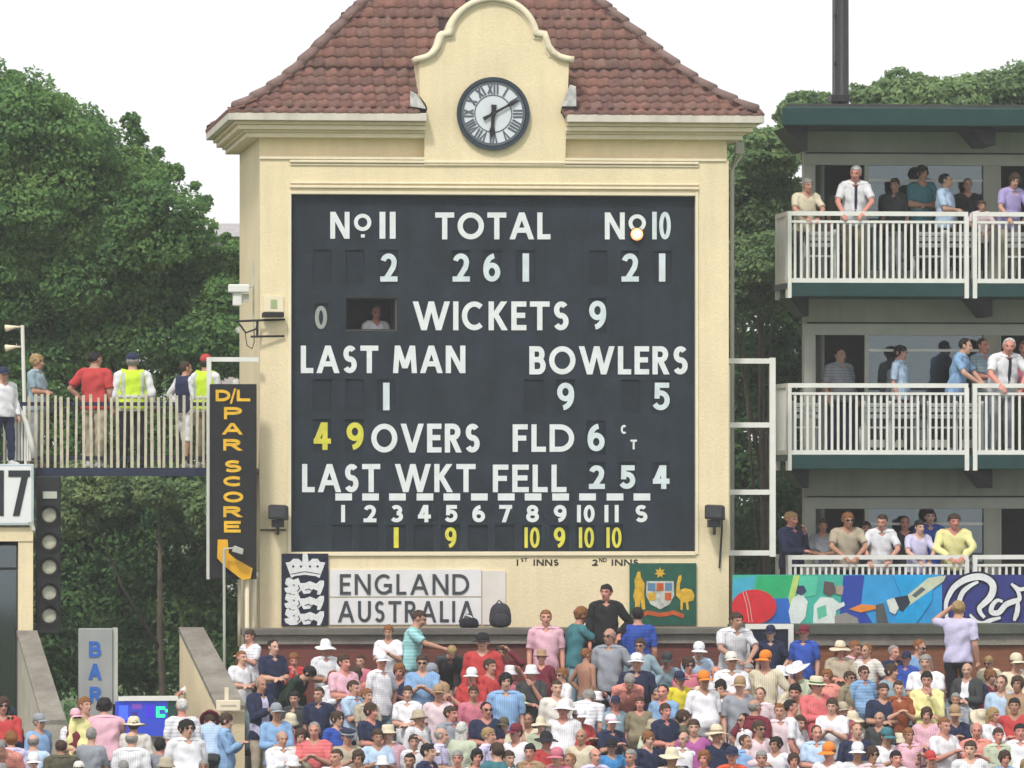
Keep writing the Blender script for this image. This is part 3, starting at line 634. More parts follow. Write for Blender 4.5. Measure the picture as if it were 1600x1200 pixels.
def flood(px, label, s):
    e = empty('floodlight', W(px, 835, -.35), label, 'floodlight', 'floodlights on the tower')
    y0 = -.62
    mb = MB().hexa([W(px - 15, 811, y0), W(px + 17, 813, y0), W(px + 17, 813, y0 + .28), W(px - 15, 811, y0 + .28), W(px - 15, 789, y0 + .03), W(px + 17, 791, y0 + .03), W(px + 14, 789, y0 + .28), W(px - 12, 788, y0 + .28)])
    bevel(mb.build('lamp_body', DARK, e), .02, 2)
    pbox(px - 9, px + 10, 812, 824, y0 + .06, .16).build('gear_box', DARK, e)
    MB().tube([W(px, 824, y0 + .15), W(px, 832, -.24), W(px, 834, -.2)], .025, 6).build('bracket', DARK, e)
    pbox(px - 13, px + 11, 792, 808, y0 - .004, .012).build('lamp_glass', mat('dark_lamp_glass', (.03, .033, .04), .15, spec=.6), e)
    return e
flood(434, 'black floodlight on the left pilaster of the tower, level with the number row', 1)
flood(1116, 'black floodlight on the right pilaster of the tower, beside the white frame', -1)
MB().tube([W(407, 828, -.22), W(447, 828, -.22)], .014, 6).build('cable', DARK, tower)
cm = empty('camera', W(372, 470, .1), 'white security camera on the left corner of the tower', 'security camera')
bevel(pbox(357, 390, 444, 457, -.15, .16).build('camera_body', RAILW, cm), .02, 2); bevel(pbox(364, 378, 456, 478, -.10, .14).build('camera_housing', RAILW, cm), .02, 2)
MB().tube([W(384, 452, -.05), W(396, 447, .05), W(396, 408, .1), W(396, 520, .1)], .014, 6).build('mount', GREYL, cm)
pbox(379, 389, 459, 472, -.06, .1).build('bracket', GREYL, cm)
br = empty('aerial_bracket', W(410, 510, -.3), 'black horizontal steel bracket with cables on the left pilaster', 'bracket')
MB().tube([W(368, 502, -.4), W(445, 499, -.24)], .02, 6).build('arm', DARK, br); MB().tube([W(392, 526, -.35), W(444, 525, -.24)], .02, 6).build('arm', DARK, br)
MB().tube([W(374, 506, -.4), W(384, 520, -.4), W(400, 514, -.34), W(404, 500, -.32)], .016, 6).build('brace', DARK, br); MB().tube([W(402, 500, -.3), W(402, 526, -.3)], .02, 6).build('post', DARK, br)
bevel(pbox(410, 444, 488, 496, -.42, .16).build('sensor_bar', DARK, br), .01)
MB().tube([W(383, 520, -.4), W(386, 540, -.36), W(394, 545, -.3), W(397, 535, -.26), W(397, 515, -.24)], .008, 5).build('cable', DARK, br)
MB().tube([W(370, 512, -.42), W(374, 519, -.42)], .04, 8).build('sensor_head', GREYL, br)
nb = empty('notice_panel', W(427, 484, -.22), 'small cream notice panel above the black bracket', 'sign')
pbox(412, 443, 463, 487, -.225, .022).build('panel', CREAM2, nb); pbox(423, 433, 468, 482, -.230, .006).build('emblem', mat('pale_green_print', (.35, .42, .22), .7), nb)
# ================================================================== THE PAVILION ON THE RIGHT
PY_ = 1.0; WY = 2.35
pv = empty('pavilion', (X(1500, 3), 4, 0), 'three storey pavilion with white railed balconies and dark green fascias', 'building')
XR = X(1880, PY_)
def xx(px, Y=PY_): return X(px, Y)
body_x0 = xx(1256, WY)
SL_ = .20
def sbox(mb, x0, x1, y0, y1, z0, z1):   # box whose left end follows the slanted side of the building
    a = SL_ * (y0 - WY); b = SL_ * (y1 - WY)
    return mb.hexa([(x0 + a, y0, z0), (x1, y0, z0), (x1, y1, z0), (x0 + b, y1, z0), (x0 + a, y0, z1), (x1, y0, z1), (x1, y1, z1), (x0 + b, y1, z1)])
storeys = [(328, 440, 462, 195, 255), (598, 710, 733, 462, 522), (868, 980, 1003, 733, 795)]
# roof
bevel(sbox(MB(), xx(1224) + .27, XR, PY_ - .35, 9, Z(195, PY_), Z(166, PY_)).build('roof', GREEN, pv), .02, 2)
sbox(MB(), xx(1230) + .27, XR, PY_ - .2, 8.8, Z(166, PY_) + .002, Z(160, PY_)).build('roof_deck', mat('roof_felt', (.06, .065, .06), .9, .2, 3), pv)
bays = [(1270, 1538), (1560, 1838)]
for si, (rt, fb, sb_, ht, hb) in enumerate(storeys):
    zf = Z(fb, PY_); zt = Z(rt, PY_)
    # slab with green fascia
    bevel(sbox(MB(), xx(1236) + .27, XR, PY_ - .06, 9, Z(sb_, PY_), zf - .002).build('floor_slab', GREEN, pv), .01)
    if si: pass
    # header, transom
    z1, z0 = Z(ht, WY) - .003, Z(hb, WY)
    MB().box(body_x0, XR, WY, WY + .18, Z(hb - 17, WY), z1).build('header_panel', GREY, pv)
    MB().box(body_x0 + .05, XR, WY - .03, WY + .15, Z(hb - 20, WY), Z(hb - 18, WY)).build('drip_moulding', DARK, pv)
    MB().box(body_x0, XR, WY - .03, WY + .15, Z(hb, WY), Z(hb - 17, WY) - .002).build('beam', GREYL, pv)
    # posts between bays
    for (a, b) in ((1256, 1270), (1536, 1562), (1836, 1862)):
        MB().box(xx(a, WY), xx(b, WY), WY - .05, WY + .2, zf, Z(hb, WY) - .002).build('post', GREYL if a == 1256 else GREY, pv)
    for (a, b) in bays:
        mulls = [a, 1353 + (a - 1270), b]
        for mx_ in mulls: MB().box(xx(mx_ - 2, WY), xx(mx_ + 4, WY), WY - .02, WY + .06, zf, Z(hb, WY) - .003).build('mullion', GREYL, pv)
        for (p, q, dr) in ((mulls[0], mulls[1], True), (mulls[1], mulls[2], False)):
            wnd = MB().box(xx(p + 4, WY), xx(q - 2, WY), WY + .02, WY + .03, zf + (.02 if dr else .25), Z(hb, WY) - .004)
            if dr: continue          # sliding door standing open
            f_ = MB().box(xx(p + 4, WY), xx(q - 2, WY), WY - .01, WY + .05, zf + .12, zf + .245).build('window', GREYL, pv)
            wnd.build('pane', GLASS, f_)
            MB().box(xx(p + 4, WY), xx(q - 2, WY), WY - .008, WY + .045, Z(hb + 26, WY), Z(hb + 22, WY)).build('glazing_bar', RAILW, f_)
    # room behind
    rz0, rz1 = zf + .002, Z(ht, WY) - .2
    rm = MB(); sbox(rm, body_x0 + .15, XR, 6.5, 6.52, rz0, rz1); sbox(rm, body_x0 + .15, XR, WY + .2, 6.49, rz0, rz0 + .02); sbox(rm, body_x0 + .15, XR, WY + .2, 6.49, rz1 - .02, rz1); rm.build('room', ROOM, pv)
    MB().hexa([(body_x0 + .0, WY + .21, zf), (body_x0 + .12, WY + .21, zf), (body_x0 + 1.4, 8.8, zf), (body_x0 + 1.28, 8.8, zf), (body_x0 + .0, WY + .21, z1), (body_x0 + .12, WY + .21, z1), (body_x0 + 1.4, 8.8, z1), (body_x0 + 1.28, 8.8, z1)]).build('side_wall', GREY, pv)
    # brackets
    for bx_ in (1232, 1520, 1800):
        z_t = Z(sb_, PY_) - .002; z_b = Z(sb_ + 30, PY_)
        if si == 2: continue
        for dz, sh in ((0, 0),):
            xa = xx(bx_ + 2); xb = xx(bx_ + 36)
            MB().add([(xa, PY_, z_t), (xb, PY_ + .3, z_t), (xb, PY_ + .3, z_b), (xb - .08, PY_ + .3, z_b), (xa, PY_ + 1.2, z_t), (xb, PY_ + 1.3, z_t), (xb, PY_ + 1.3, z_b), (xb - .08, PY_ + 1.3, z_b)],
                     [(0, 1, 2, 3), (7, 6, 5, 4), (0, 4, 5, 1), (1, 5, 6, 2), (2, 6, 7, 3), (3, 7, 4, 0)]).build('bracket', DARK, pv)
    # railings
    for (a, b) in ((1216, 1512), (1519, 1822)):
        r0 = xx(1230 if a == 1216 else a); r1 = xx(b); yR = PY_ - .02
        rl = MB().box(r0, r1, yR - .04, yR + .04, zt - .07, zt).build('railing', RAILW, pv)
        MB().box(r0, r1, yR - .03, yR + .03, zt - .185, zt - .145).build('rail', RAILW, rl)
        MB().box(r0, r1, yR - .03, yR + .03, zf - .0, zf + .07).build('rail', RAILW, rl)
        for e in ((xx(1230), xx(1236)) if a == 1216 else (r0, r0 + .07)), (r1 - .06, r1 + .01):
            MB().box(e[0], e[1], yR - .05, yR + .05, Z(sb_ + 2, PY_), zt - .072).build('post', RAILW, rl)
        n = 28; s0 = xx(1242 if a == 1216 else 1530); s1 = r1 - .12
        bm_ = MB().box(-.019, .019, -.019, .019, zf + .072, zt - .188).mesh('baluster'); bm_.materials.append(RAILW)
        for i in range(n):
            o = bpy.data.objects.new('baluster', bm_); COL.objects.link(o); o.parent = rl; o.matrix_parent_inverse = rl.matrix_parent_inverse.inverted() @ Matrix() if 0 else Matrix(); o.location = (s0 + (s1 - s0) * i / (n - 1), yR, 0)
    # side railing of the balcony
    xs_ = xx(1233); sr = MB().box(xs_ - .03, xs_ + .03, PY_ + .05, WY - .05, zt - .07, zt).build('railing', RAILW, pv)
    MB().box(xs_ - .03, xs_ + .03, PY_ + .05, WY - .05, zf, zf + .07).build('rail', RAILW, sr)
    for yy in (PY_ + .1, WY - .1): MB().box(xs_ - .035, xs_ + .035, yy - .04, yy + .04, Z(sb_ + 2, PY_), zt - .072).build('post', RAILW, sr)
    for i in range(8): yy = PY_ + .22 + i * .13; MB().box(xs_ - .018, xs_ + .018, yy - .018, yy + .018, zf + .072, zt - .072).build('baluster', RAILW, sr)
    MB().box(xx(1229), xx(1236) - .004, PY_ - .05, WY, zf - .10, zf - .004).build('floor_edge', GREEN, pv)
# body behind, down to the ground
sbox(MB(), body_x0 + .02, XR, WY + .3, 8.8, 0, Z(1003, PY_) - .01).build('wall', GREY, pv)
MB().add([(xx(1226), PY_, Z(196, PY_)), (xx(1262), PY_, Z(196, PY_)), (xx(1262), PY_, Z(232, PY_)), (xx(1254), PY_, Z(232, PY_)), (xx(1226), PY_ + 1.2, Z(196, PY_)), (xx(1262), PY_ + 1.2, Z(196, PY_)), (xx(1262), PY_ + 1.2, Z(232, PY_)), (xx(1254), PY_ + 1.2, Z(232, PY_))],
         [(0, 1, 2, 3), (7, 6, 5, 4), (0, 4, 5, 1), (1, 5, 6, 2), (2, 6, 7, 3), (3, 7, 4, 0)]).build('bracket', DARK, pv)
MB().add([(xx(1518), PY_, Z(196, PY_)), (xx(1556), PY_, Z(196, PY_)), (xx(1556), PY_, Z(222, PY_)), (xx(1540), PY_, Z(222, PY_)), (xx(1518), PY_ + 1.2, Z(196, PY_)), (xx(1556), PY_ + 1.2, Z(196, PY_)), (xx(1556), PY_ + 1.2, Z(222, PY_)), (xx(1540), PY_ + 1.2, Z(222, PY_))],
         [(0, 1, 2, 3), (7, 6, 5, 4), (0, 4, 5, 1), (1, 5, 6, 2), (2, 6, 7, 3), (3, 7, 4, 0)]).build('bracket', DARK, pv)
# white plastic chairs and tables on the balconies
PLAS = mat('white_plastic', (.66, .68, .68), .4, .04, 5)
def chair(px, si, label, rot=0):
    zf = Z(storeys[si][1], PY_); x = X(px, PY_ + .45); y = PY_ + .5
    e = empty('chair', (x, y, zf), label, 'chair', 'white plastic balcony chairs')
    MB().box(x - .22, x + .22, y - .2, y + .2, zf + .42, zf + .45).build('seat', PLAS, e)
    for z0 in (.60, .70, .78): MB().box(x - .22, x + .22, y - .24, y - .215, zf + z0 - .02, zf + z0 + .045).build('back_slat', PLAS, e)
    for sx in (-1, 1):
        MB().box(x + sx * .21 - .02, x + sx * .21 + .02, y - .212, y - .18, zf, zf + .86).build('leg', PLAS, e); MB().box(x + sx * .21 - .02, x + sx * .21 + .02, y + .16, y + .2, zf, zf + .42).build('leg', PLAS, e)
chair(1282, 0, 'white plastic chair on the top balcony near its left end')
chair(1452, 0, 'white plastic chair on the top balcony, left one of the pair'); chair(1497, 0, 'white plastic chair on the top balcony, right one of the pair')
chair(1590, 0, 'white plastic chair on the top balcony at the right edge of the photo')
chair(1258, 1, 'white plastic chair on the middle balcony at its far left end'); chair(1368, 1, 'white plastic chair on the middle balcony, left one of the pair'); chair(1412, 1, 'white plastic chair on the middle balcony, right one of the pair')
chair(1468, 1, 'white plastic chair on the middle balcony between the pair and the railing gap'); chair(1512, 1, 'white plastic chair behind the railing gap of the middle balcony')
# floodlight mast behind
ms = empty('floodlight_mast', (X(1313, 20), 20, 0), 'tall dark steel mast rising behind the pavilion roof', 'mast')
mz = Z(-150, 20)
MB().tube([(X(1317, 20), 20, 0), (X(1317, 20), 20, mz)], [.14, .115], 10).build('pole', DARK, ms, True)
MB().tube([(X(1304, 20), 20.1, 0), (X(1306, 20), 20.1, mz)], [.05, .045], 8).build('cable_duct', mat('dark_steel', (.05, .05, .055), .5), ms, True)
for k in range(22): z_ = .6 + k * .9; MB().box(X(1304, 20), X(1317, 20), 20.02, 20.06, z_, z_ + .04).build('bracket', DARK, ms)
pbox(1299, 1327, 148, 158, 19.8, .5).build('collar', DARK, ms)
# ================================================================== PAINTED HOARDING
HY = -.75
hd = empty('hoarding', W(1400, 978, HY), 'long painted cricket hoarding in green, blue and navy with a white script word', 'hoarding')
def hm(n, c): return mat('print_' + n, c, .45, .10, 5, fine=.08)
pbox(1145, 1325, 898, 978, HY, .06).build('panel', hm('teal', (.05, .38, .30)), hd)
pbox(1325.3, 1472, 898, 978, HY, .06).build('panel', hm('blue', (.03, .28, .60)), hd)
pbox(1472.3, 1760, 898, 978, HY, .06).build('panel', hm('navy', (.030, .036, .19)), hd)
_k = [0]
def pr(n, pts, c, nm='printed_shape'): _k[0] += 1; MB().poly(PP(pts, HY), HY - .003 - .0012 * _k[0], HY - .001).build(nm, hm(n, c), hd)
pr('green', [(1185, 899), (1245, 899), (1232, 930), (1205, 945), (1180, 925)], (.02, .36, .14)); pr('cyan', [(1145, 905), (1180, 900), (1175, 925), (1145, 940)], (.05, .35, .50))
pr('lime', [(1240, 899), (1250, 899), (1240, 940), (1228, 950)], (.40, .55, .15)); pr('mint', [(1250, 900), (1278, 900), (1275, 930), (1245, 935)], (.08, .48, .32))
pr('deepblue', [(1190, 935), (1232, 935), (1240, 976), (1195, 976)], (.02, .12, .45)); pr('navyblue', [(1318, 899), (1350, 899), (1345, 945), (1365, 976), (1310, 976), (1315, 930)], (.02, .05, .32))
_k[0] += 1; MB().poly(PP([(1178 + 35 * math.cos(R(a)), 948 - 27 * math.sin(R(a))) for a in range(0, 360, 15)], HY), HY - .03, HY - .001).build('cricket_ball', hm('ball_red', (.55, .02, .03)), hd)
for dx in (0, 5): MB().stroke(PP([(1160 + dx, 924), (1166 + dx, 945), (1170 + dx, 972)], HY), .010, HY - .034, HY - .029).build('seam', hm('seam', (.6, .4, .35)), hd)
# batsman figure in white
pr('bat_w', [(1232, 955), (1238, 935), (1252, 927), (1262, 940), (1258, 965), (1248, 976), (1236, 976)], (.60, .66, .64)); pr('helmet', [(1246, 915), (1256, 915), (1260, 924), (1252, 931), (1244, 926)], (.03, .04, .10))
pr('bat_w', [(1270, 976), (1272, 945), (1282, 933), (1300, 934), (1312, 943), (1318, 940), (1320, 946), (1306, 954), (1304, 976)], (.55, .64, .58)); pr('green2', [(1276, 950), (1290, 945), (1292, 962), (1278, 968)], (.10, .45, .30)); pr('head', [(1288, 908), (1302, 910), (1306, 925), (1296, 932), (1286, 926)], (.10, .07, .07)); pr('face', [(1306, 914), (1318, 916), (1316, 930), (1306, 928)], (.33, .26, .22))
pr('shoe', [(1304, 962), (1322, 957), (1340, 966), (1342, 976), (1304, 976)], (.25, .24, .22)); pr('orange', [(1326, 952), (1345, 944), (1368, 946), (1370, 951), (1345, 957)], (.65, .22, .04))
pr('sky', [(1395, 899), (1460, 899), (1455, 940), (1430, 976), (1395, 976), (1410, 935)], (.01, .30, .62))
# diagonal cricket bat
pr('blade', [(1410, 936), (1450, 903), (1478, 899), (1474, 908), (1420, 946)], (.50, .54, .40), 'bat_blade'); pr('bladetxt', [(1424, 930), (1440, 917), (1446, 921), (1430, 934)], (.10, .12, .14)); pr('grip', [(1396, 934), (1418, 930), (1422, 942), (1410, 956), (1402, 952)], (.02, .03, .05)); pr('glove', [(1385, 938), (1397, 934), (1404, 950), (1398, 960), (1390, 956)], (.6, .62, .58))
pr('shadowman', [(1368, 945), (1380, 942), (1388, 976), (1370, 976)], (.08, .09, .09))
# the script word (runs out of the picture)
scr = hm('script_white', (.68, .70, .72)); scn = hm('script_navy', (.01, .01, .03))
def crom(p, n=5):
    P = [p[0]] + list(p) + [p[-1]]; out = []
    for i in range(1, len(P) - 2):
        for k in range(n):
            t = k / n; q = []
            for c in (0, 1): a, b, c_, d = (P[i + j][c] for j in (-1, 0, 1, 2)); q.append(.5 * (2 * b + (c_ - a) * t + (2 * a - 5 * b + 4 * c_ - d) * t * t + (3 * b - a - 3 * c_ + d) * t ** 3))
            out.append(tuple(q))
    return out + [p[-1]]
def sw(pts, w0, k):
    pts = crom(pts); n = len(pts); wd = [w0 * (.45 + .55 * min(1, 3 * (i + .5) / n, 3 * (n - i - .5) / n)) for i in range(n)]
    MB().stroke(PP(pts, HY), [q * 1.25 + .035 for q in wd], HY - .014 - .0006 * k, HY - .001).build('letter_outline', scn, hd); MB().stroke(PP(pts, HY), wd, HY - .030 - .001 * k, HY - .012).build('letter', scr, hd)  # wider navy outline printed behind each white stroke
sw([(1480, 974), (1477.5, 946), (1483, 929), (1492, 916), (1509, 905), (1528, 901), (1541, 904), (1550, 912), (1551, 923), (1546, 934), (1537, 943), (1530, 950), (1532, 958), (1538, 965)], .105, 0)
sw([(1528, 909), (1516, 915), (1505, 924), (1499, 937), (1498, 951), (1504, 962)], .075, 1)
sw([(1515, 960), (1526, 972), (1537, 974), (1548, 969), (1563, 965)], .075, 2)
sw([(1566, 940), (1558, 938), (1550, 946), (1549, 956), (1560, 957), (1571, 945), (1582, 940), (1592, 936), (1590, 924), (1580, 912)], .085, 3)
sw([(1590, 940), (1589, 955), (1584, 970)], .075, 4); sw([(1583, 914), (1593, 921), (1606, 917)], .06, 5)
sw([(1612, 905), (1606, 935), (1608, 962), (1620, 966), (1632, 950), (1642, 920), (1640, 904), (1632, 920), (1633, 950), (1642, 966), (1652, 958)], .075, 6)
sw([(1652, 952), (1666, 944), (1660, 934), (1651, 946), (1656, 964), (1674, 962)], .07, 7)
# ================================================================== FOOTBRIDGE ON THE LEFT
BGY = -.05
bg_ = empty('footbridge', (X(150, BGY), 1, Z(742, BGY)), 'timber paling footbridge on a dark navy beam leading to the tower', 'footbridge')
bX0, bX1 = X(-330, BGY), X(330, BGY); zd = Z(731, BGY)
MB().box(X(56, BGY), bX1, BGY - .02, BGY + .08, Z(744, BGY), zd).build('beam', NAVYP, bg_)
MB().box(bX0, X(404), BGY + .09, 2.6, Z(741, BGY), zd - .01).build('deck', CONC, bg_)
for z_ in (Z(632, BGY), Z(716, BGY)): MB().box(bX0, bX1, BGY + .045, BGY + .075, z_ - .03, z_ + .03).build('rail', NAVYP, bg_)
pal_px = []; x = 46
while x < 326: pal_px.append(x + random.uniform(-.8, .8)); x += random.choice((9, 10, 11, 12))
for x in pal_px + [18 - 11 * i for i in range(28)]:
    a = X(x, BGY, 650); b = a + random.uniform(-.015, .015); hh = random.uniform(-.02, .035); wd = random.uniform(.017, .026)
    MB().hexa([(b - wd, BGY, zd), (b + wd, BGY, zd), (b + wd, BGY + .035, zd), (b - wd, BGY + .035, zd), (a - wd, BGY, Z(620, BGY) + hh), (a + wd, BGY, Z(620, BGY) + hh), (a + wd, BGY + .035, Z(620, BGY) + hh), (a - wd, BGY + .035, Z(620, BGY) + hh)]).build('paling', PALING, bg_)
b2 = MB(); y2 = 2.5
for z_ in (zd + .9, zd + .15): b2.box(bX0, X(404), y2, y2 + .04, z_, z_ + .06)
b2.build('far_rail', DARK, bg_)
for k in range(24): xk = X(404) - .2 - k * .3; MB().box(xk - .012, xk + .012, y2 + .041, y2 + .06, zd, zd + .96).build('far_baluster', DARK, bg_)
# speaker pole behind the bridge
sp = empty('speaker_pole', (X(38, 2.2), 2.2, zd - .01), 'pale pole carrying two small horn speakers at the left edge', 'pole')
MB().tube([(X(41, 2.2), 2.2, zd - .01), W(35, 508, 2.2)], .03, 8).build('pole', RAILW, sp)
for yy in (511, 542):
    a = W(36, yy, 2.2); MB().tube([a, W(24, yy, 2.15), W(9, yy + 2, 2.1)], [.012, .022, .06], 10).build('horn', CREAM2, sp, True)
# stair balustrade, white, at far left
sbx = empty('stair_balustrade', W(30, 720, -.3), 'white curved stair balustrade descending at the left edge of the bridge', 'balustrade')
top_ = [(10, 610), (22, 622), (30, 642), (40, 660), (48, 690), (53, 716)]
P_ = [W(a, b, -.35) for a, b in top_]
MB().tube(P_, .045, 8).build('handrail', RAILW, sbx, True)
for i, (a, b) in enumerate([(12, 614), (18, 620), (24, 630), (29, 641), (34, 651), (39, 660), (43, 672), (47, 688)]): MB().tube([W(a, b + 3, -.35), W(a, 720, -.35)], .018, 6).build('baluster', RAILW, sbx)
MB().poly(PP([(24, 640), (38, 662), (44, 690), (46, 719), (24, 719)], -.3), -.3, -.26).build('infill_panel', mat('pink_white_paint', (.52, .46, .42), .7, .1, 4), sbx)
# number board 17
nbx = empty('number_board', W(10, 820, -.9), 'white board with black 17 hung over the cream entrance', 'sign')
bevel(pbox(-90, 53, 725, 821, -.9, .09).build('frame', mat('pale_blue_frame', (.45, .52, .55), .5), nbx), .01); pbox(-86, 49, 729, 817, -.905, .006).build('panel', mat('white_gloss', (.72, .74, .74), .4, .03), nbx)
blk = mat('black_numeral', (.02, .025, .03), .5)
glyph('7', 13, 47, 735, 806, -.905, 10, blk, nbx, 'digit'); pbox(-4, 6, 735, 806, -.917, .011).build('digit', blk, nbx)
# entrance building
en = empty('entrance_kiosk', (X(0, -.6), 1, 2.5), 'cream walled entrance with a dark opening below the number board', 'building')
MB().box(X(-300, -.8), X(52, -.8), -.82, 1.8, Z(845, -.8), Z(824, -.8)).build('lintel', CREAM, en)
MB().box(X(29, -.8), X(52, -.8), -.8, -.5, 2.3, Z(845, -.8) - .002).build('pier', CREAM, en)
MB().box(X(-300, -.8), X(-60, -.8), -.8, -.5, 2.3, Z(845, -.8) - .002).build('pier', CREAM, en)
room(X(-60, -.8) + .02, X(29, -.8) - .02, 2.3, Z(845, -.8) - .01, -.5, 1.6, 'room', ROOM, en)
dr = MB().box(X(-60, -.8), X(29, -.8), -.42, -.40, 2.56, Z(848, -.8) - .04).build('glass_door', GLASS, en)
MB().box(X(-60, -.8), X(29, -.8), -.44, -.38, Z(890, -.8), Z(886, -.8)).build('door_bar', DARK, dr)
MB().tube([W(48, 815, -1), W(52, 828, -1), W(55, 828, -1)], .04, 8).build('lamp_bracket', GREYL, en)
# stack of round lamps
ls = empty('signal_lamp_stack', W(76, 985, -.6), 'tall black box with five pale round lamps stacked beside the cream pier', 'signal lamps')
bevel(pbox(57, 95, 744, 990, -.55, .30).build('case', DARK, ls), .015)
mL = mat('unlit_lamp_lens', (.50, .49, .40), .35, .15, 18, .3, 60)
for yy in (805, 847, 886, 926, 962):
    c = PP([(77, yy)], -.58)[0]; MB().disc(c, .150, -.60, -.551, 24, r2=.125).build('lamp_ring', DARK, ls)
    q = MB(); q.tube([(c[0], -.575 - .02 * math.sin(a), c[1]) for a in (0, .6, 1.1, 1.5)], [.122, .105, .06, .01], 20); q.build('lamp_lens', mL, ls, True)
    MB().add([v for k in range(9) for v in ((c[0] + .155 * math.cos(math.pi * k / 8), -.551, c[1] + .155 * math.sin(math.pi * k / 8)), (c[0] + .155 * math.cos(math.pi * k / 8), -.70, c[1] + .155 * math.sin(math.pi * k / 8)))],
             [(2 * k, 2 * k + 1, 2 * k + 3, 2 * k + 2) for k in range(8)]).build('lamp_hood', DARK, ls)
pbox(67, 89, 768, 779, -.575, .02).build('status_strip', GREYL, ls)
# stair cheek walls
def cheek(name, tl0, tr0, tl1, tr1, y0, y1, label, m_top, m_side):
    e = empty(name, W(*tl0, y0).xyz * 1 - Vector((0, 0, 2)), label, 'wall')
    A, B, C_, D2 = W(*tl0, y0), W(*tr0, y0), W(*tr1, y1), W(*tl1, y1)
    t = .07
    lo = lambda p, z: Vector((p.x, p.y, z))
    MB().hexa([A - Vector((0, 0, t)), D2 - Vector((0, 0, t)), C_ - Vector((0, 0, t)), B - Vector((0, 0, t)), A, D2, C_, B]).build('coping', m_top, e)
    zb = 1.2; i_ = .015
    MB().hexa([lo(A, zb) + Vector((i_, 0, 0)), lo(D2, zb) + Vector((i_, 0, 0)), lo(C_, zb) - Vector((i_, 0, 0)), lo(B, zb) - Vector((i_, 0, 0)),
               A + Vector((i_, 0, -t)), D2 + Vector((i_, 0, -t)), C_ + Vector((-i_, 0, -t)), B + Vector((-i_, 0, -t))]).build('cheek', m_side, e)
    return e
cheek('stair_wall', (279, 980), (318, 980), (338, 1102), (384, 1102), -1.0, -4.2, 'sloping cream stair wall with a concrete top, right of the bar', CONC, CREAM)
cheek('stair_wall', (26, 985), (58, 985), (66, 1125), (103, 1125), -1.0, -4.2, 'sloping weathered concrete stair wall below the lamp stack', CONC, CONCL)
MB().box(X(-200, -1.5), X(24, -1.5), -1.1, -.95, 1, Z(1140, -1)).build('lower_wall', CONCL, en)
# BAR sign
ba = empty('bar_sign', W(152, 1180, -3), 'upright grey box sign lettered BAR in blue', 'sign')
sil = mat('silver_sign', (.30, .31, .31), .5, .06, 3, streak=.1)
bevel(pbox(123, 176, 982, 1190, -3.0, .25).build('case', sil, ba), .01); pbox(176.3, 184, 981, 1100, -2.95, .2).build('side_rail', GREYL, ba)
bl_ = mat('blue_letter', (.03, .12, .42), .5)
for c, x0, x1, y0, y1 in (('B', 139, 158, 1002, 1027), ('A', 138, 159, 1037, 1062), ('R', 140, 159, 1073, 1098)): glyph(c, x0, x1, y0, y1, -3.0, 5.6, bl_, ba, 'letter')
# display screens under the white shelf
ds = empty('bar_display', W(230, 1180, -3), 'lit blue and green screen under a white bar shelf', 'display screen')
pbox(185, 279, 1089, 1095, -3.05, .5).build('shelf', RAILW, ds)
pbox(180, 262, 1096, 1150, -3.0, .06).build('screen', emat('screen_blue', (.02, .045, .38), .6), ds); pbox(263, 286, 1098, 1145, -3.0, .06).build('screen', mat('dark_screen', (.02, .07, .06), .3), ds)
eg = emat('screen_green', (.02, .8, .30), .9)
for k, (a, b, c, d) in enumerate(((244, 249, 1104, 1121), (249, 258, 1104, 1109), (249, 258, 1116, 1121), (258, 262, 1108, 1113))): pbox(a, b, c, d, -3.008, .007).build('green_mark', eg, ds)
for k, (a, b, c, d, cc2) in enumerate(((186, 200, 1102, 1125, (.05, .12, .8)), (206, 222, 1100, 1108, (.15, .05, .35)), (205, 215, 1112, 1130, (.03, .02, .2)), (228, 240, 1100, 1122, (.04, .02, .5)))): pbox(a, b, c, d, -3.006, .005).build('screen_picture', emat('screen_pic%d' % k, cc2, .5), ds)
MB().box(X(180, -3), X(286, -3), -2.9, -2.4, 2.2, Z(1150, -3)).build('counter', GREYL, ds)
# undergrowth frame beside: cream signpost
pst = empty('direction_sign', W(354, 1180, -4.3), 'small cream finger board on a thin cream post near the suited man', 'sign')
pbox(351, 357, 1074, 1230, -4.3, .05).build('post', CREAM2, pst); bevel(pbox(338, 376, 1094, 1111, -4.36, .04).build('board', CREAM2, pst), .008)
pbox(345, 369, 1101, 1104, -4.364, .004).build('faint_line', mat('faint_print', (.45, .42, .35), .7), pst)
# grey pole with floodlight beside par score sign
lpz = empty('lamp_post', W(352, 1010, -1.0), 'thin grey lamp post with a small floodlight in front of the amber arm', 'lamp post')
MB().tube([(X(352, -1.), -1., 4.1 - 1.6), W(350, 858, -1.)], .022, 8).build('pole', GREYL, lpz)
MB().tube([W(350, 858, -1.), W(366, 856, -1.05)], .014, 6).build('arm', GREYL, lpz); bevel(MB().hexa([W(362, 862, -1.1), W(379, 867, -1.1), W(379, 867, -.95), W(362, 862, -.95), W(366, 852, -1.1), W(381, 858, -1.1), W(381, 858, -.95), W(366, 852, -.95)]).build('floodlight_head', GREYL, lpz), .01)
